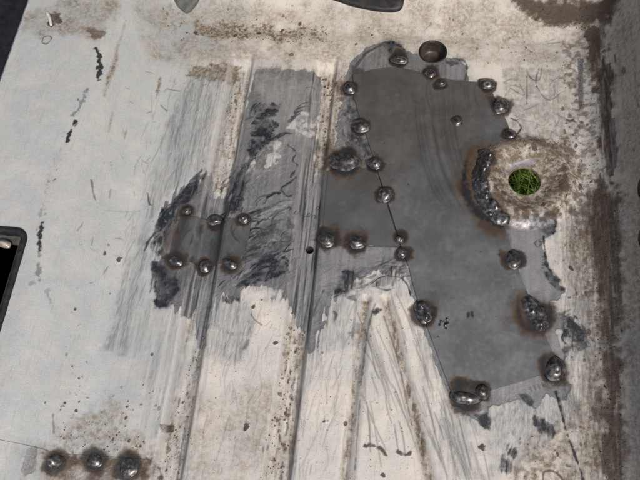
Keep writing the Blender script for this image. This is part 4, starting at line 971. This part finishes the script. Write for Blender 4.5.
# cut-out with rubber edging on the tunnel
hatch = tag(empty('rubber_edged_opening'), 'black rubber edged opening with dark inside, cut by the left picture edge', 'opening')
def rr_path(s0, s1, t0, t1, r, n=10):
    out = []
    for cx, cy, a0 in ((s1 - r, t1 - r, 0), (s0 + r, t1 - r, 90), (s0 + r, t0 + r, 180), (s1 - r, t0 + r, 270)):
        for k in range(n + 1):
            a = math.radians(a0 + 90 * k / n); out.append((cx + r * math.cos(a), cy + r * math.sin(a), math.cos(a), math.sin(a)))
    return out
path = rr_path(CUT_S0, CUT_S1, CUT_T0, CUT_T1, 10); v, f = [], []; prof = [(-3.2, -9), (-3.4, .4), (-2.2, 2.0), (-.2, 2.6), (1.8, 2.0), (3.0, .6), (3.2, -1.5)]
for (a, b, nx, ny) in path:
    for o_, z_ in prof: v.append(to_space(np.array(a + nx * o_), np.array(b + ny * o_), float(zrel(a, b)) + z_))
m = len(prof); n = len(path)
for i in range(n):
    for k in range(m - 1): f.append((i * m + k, i * m + k + 1, ((i + 1) % n) * m + k + 1, ((i + 1) % n) * m + k))
mesh_obj('rubber_edging', v, f, M_RUBBER, hatch)
path = rr_path(CUT_S0 - 1, CUT_S1 + 1, CUT_T0 - 1, CUT_T1 + 1, 11); v, f = [], []
prof = [(0, -1.2), (-.5, -9), (-3, -12), (-12, -13)]
for (a, b, nx, ny) in path:
    for o_, z_ in prof: v.append(to_space(np.array(a + nx * o_), np.array(b + ny * o_), z_))
m = len(prof)
for i in range(n):
    for k in range(m - 1): f.append((i * m + k, i * m + k + 1, ((i + 1) % n) * m + k + 1, ((i + 1) % n) * m + k))
f.append(tuple(i * m + m - 1 for i in range(n))); mesh_obj('recess_tray', v, f, M_DARK, hatch)
# bright clip inside it
cq = unroll([(8, 238)])[0]; v, f = [], []
weld_blob(v, f, cq[0] - 8, cq[1] - 3, 9, 4, -10, 3, -8, 5); mesh_obj('metal_clip', v, f, M_BRIGHT, hatch)

def slab(name, px, lift, thick, mat, lump=.6, seed=1, dome=0.):
    """solid flap with its own outline, thickness and slightly domed top"""
    q = unroll(px); q = spline(np.vstack([q, q[:1]]), 5)[:-1]; c = q.mean(0); v, f = [], []; n = len(q); r_ = random.Random(seed)
    rings = [(1.0, 0, 0), (1.0, thick * .7, 0), (.965, thick, 0), (.8, thick + dome * .5, 1), (.5, thick + dome * .9, 1)]
    for k, (g, z_, jit) in enumerate(rings):
        for i in range(n):
            p = c + (q[i] - c) * g
            v.append(to_space(np.array(p[0]), np.array(p[1]), lift + z_ + lump * r_.uniform(-.5, .5) * jit))
    v.append(to_space(np.array(c[0]), np.array(c[1]), lift + thick + dome))
    for k in range(len(rings) - 1):
        for i in range(n): j = (i + 1) % n; f.append((k * n + i, k * n + j, (k + 1) * n + j, (k + 1) * n + i))
    k = len(rings) - 1
    for i in range(n): f.append((k * n + i, k * n + (i + 1) % n, len(v) - 1))
    return mesh_obj(name, v, f, mat)
tag(slab('rubber_flap', [(318, -30), (322, -6), (340, 3), (356, 8), (376, 12), (394, 13), (402, 9), (405, -4), (410, -30)], 1.0, 4, M_RUBBER, .5, 3, .6), 'dark rubber flap hanging into the top edge above the patch', 'rubber flap')
tag(slab('grey_grommet', [(172, -20), (173, -3), (177, 6), (183, 12), (188, 14), (194, 9), (199, 2), (201, -6), (201, -20)], .8, 4, M_GREY, .3, 5, 2.0), 'grey rounded rubber tongue at the top edge left of centre', 'rubber tongue')
# added black sheet for the dark void beyond the tunnel panel's edge
v, f = [], []
for t_ in np.linspace(-50, 590, 33):
    for ds_, z_ in ((6, -3.5), (-2, -3.0), (-10, -5), (-60, -9), (-140, -14)):
        x = np.interp(EDGE, PS, PX) + ds_; z0 = np.interp(EDGE, PS, PZ) + float(heel(np.array(t_)))
        v.append(np.array((x, t_, z0 + z_ + .5 * math.sin(t_ / 9 + ds_))) / 1000)
for i in range(32):
    for k in range(4): f.append((i * 5 + k, (i + 1) * 5 + k, (i + 1) * 5 + k + 1, i * 5 + k + 1))
o = mesh_obj('void_sheet', v, f, M_VOID); tag(o, 'black sheet standing in for the dark void beyond the tunnel edge in the upper left corner', 'void sheet')
sm = o.modifiers.new('thickness', 'SOLIDIFY'); sm.thickness = .003; sm.offset = -1
# folded return of the tunnel panel edge
v, f = [], []
for t_ in np.linspace(-57, 598, 60):
    zz_ = float(zrel(EDGE + 1, t_))
    for ds_, z_ in ((.6, .15), (-.4, .2), (-1.2, -.5), (-1.3, -3)):
        v.append(to_space(np.array(EDGE + ds_), np.array(t_), zz_ + z_))
for i in range(59):
    for k in range(3): f.append((i * 4 + k, (i + 1) * 4 + k, (i + 1) * 4 + k + 1, i * 4 + k + 1))
M_EDGE = simple('edge_paint', (.10, .10, .16), (.3, .3, .36), 200, .5)
mesh_obj('panel_edge', v, f, M_EDGE, pan)
# curl of white sealant
cu = unroll([(47.5, 13), (49, 16), (50.5, 20), (51.5, 26)]); cu = spline(cu, 4); v, f = [], []; n = 10
for i, p in enumerate(cu):
    r = 1.9 * (1 - .5 * abs(i / (len(cu) - 1) - .4)); d = cu[min(i + 1, len(cu) - 1)] - cu[max(i - 1, 0)]; d = d / np.linalg.norm(d); nn = np.array([-d[1], d[0]])
    for k in range(n):
        a = 2 * math.pi * k / n; v.append(to_space(np.array(p[0] + nn[0] * r * math.cos(a)), np.array(p[1] + nn[1] * r * math.cos(a)), float(zrel(p[0], p[1])) + 1.0 + r * math.sin(a)))
for i in range(len(cu) - 1):
    for k in range(n): f.append((i * n + k, i * n + (k + 1) % n, (i + 1) * n + (k + 1) % n, (i + 1) * n + k))
f.append(tuple(range(n))[::-1]); f.append(tuple((len(cu) - 1) * n + k for k in range(n)))
tag(mesh_obj('sealant_curl', v, f, M_WHITE), 'small white curl of sealant on a rust spot, upper left', 'sealant')

# crumbs of dirt and flaked rust lying on the sheet
random.seed(21); v, f = [], []
def crumb(s_, t_, r):
    b = len(v); z0 = float(zrel(s_, t_)); a0 = random.uniform(0, 6.28); k = 6
    for j in range(k):
        a = a0 + 6.283 * j / k; e = random.uniform(.7, 1.3); v.append(to_space(np.array(s_ + r * e * math.cos(a)), np.array(t_ + r * e * math.sin(a)), z0 - .1))
    for j in range(k):
        a = a0 + 6.283 * (j + .3) / k; e = random.uniform(.4, .9); v.append(to_space(np.array(s_ + r * e * math.cos(a)), np.array(t_ + r * e * math.sin(a)), z0 + r * random.uniform(.4, .9)))
    for j in range(k): f.append((b + j, b + (j + 1) % k, b + k + (j + 1) % k, b + k + j))
    f.append(tuple(b + k + j for j in range(k)))
for px, n, rr_ in [([(590, 190), (620, 190), (624, 480), (600, 480)], 260, (.3, .9)), ([(510, 0), (600, 0), (600, 30), (540, 25)], 120, (.3, .9)), ([(560, 60), (606, 60), (606, 200), (580, 200)], 120, (.3, .8)), ([(180, 20), (330, 25), (330, 45), (180, 42)], 90, (.3, .9)), ([(286, 325), (304, 325), (286, 480), (262, 480)], 80, (.3, .8)), ([(196, 330), (204, 330), (178, 480), (155, 480)], 50, (.3, .8)), ([(485, 140), (570, 140), (575, 215), (490, 220)], 90, (.3, .8)), ([(60, 420), (150, 420), (150, 452), (60, 448)], 40, (.3, .9)), ([(200, 300), (440, 320), (450, 480), (180, 480)], 70, (.25, .6))]:
    q = unroll(px); x0, y0 = q.min(0); x1, y1 = q.max(0); k = 0
    while k < n:
        c = np.array([random.uniform(x0, x1)]), np.array([random.uniform(y0, y1)])
        if sdf(q, *c)[0] > 0:
            if np.hypot(c[0][0] - HOLE[0], c[1][0] - HOLE[1]) > HR + 2: crumb(c[0][0], c[1][0], random.uniform(*rr_))
            k += 1
o = mesh_obj('dirt_crumbs', v, f, M_CRUMB, smooth=False); o['kind'] = 'stuff'; tag(o, 'brown crumbs of dirt and rust lying on the floor', 'dirt')

# ------------------------------------------------------------------ grass seen through the hole
v = [(-1.5, -1, -.22), (1.5, -1, -.22), (1.5, 1.6, -.22), (-1.5, 1.6, -.22)]
g = mesh_obj('ground', v, [(0, 1, 2, 3)], M_SOIL); g['kind'] = 'structure'
hx, hy = float(np.interp(HOLE[0], PS, PX)) / 1000, HOLE[1] / 1000
# where the line of sight through the hole meets the ground
kx = (.22 + H / 1000) / (H / 1000); v, f = [], []; random.seed(5)
for i in range(2600):
    x, y = hx * kx + random.gauss(0, .05), hy * kx + random.gauss(0, .05)
    a = random.uniform(0, 6.283); l = random.uniform(.05, .12); wd = random.uniform(.0016, .0034); lean = random.uniform(.3, 1.0); b = len(v)
    dx, dy = math.cos(a), math.sin(a)
    for k in range(4):
        u = k / 3; r = lean * l * u * u; z = -.22 + l * u * (1 - .35 * lean * u); ww = wd * (1 - u * .9)
        v.append((x + dx * r - dy * ww, y + dy * r + dx * ww, z)); v.append((x + dx * r + dy * ww, y + dy * r - dx * ww, z))
    for k in range(3): f.append((b + 2 * k, b + 2 * k + 1, b + 2 * k + 3, b + 2 * k + 2))
o = mesh_obj('grass', v, f, M_GRASS); o['kind'] = 'stuff'; tag(o, 'green grass on the ground seen through the round hole', 'grass')
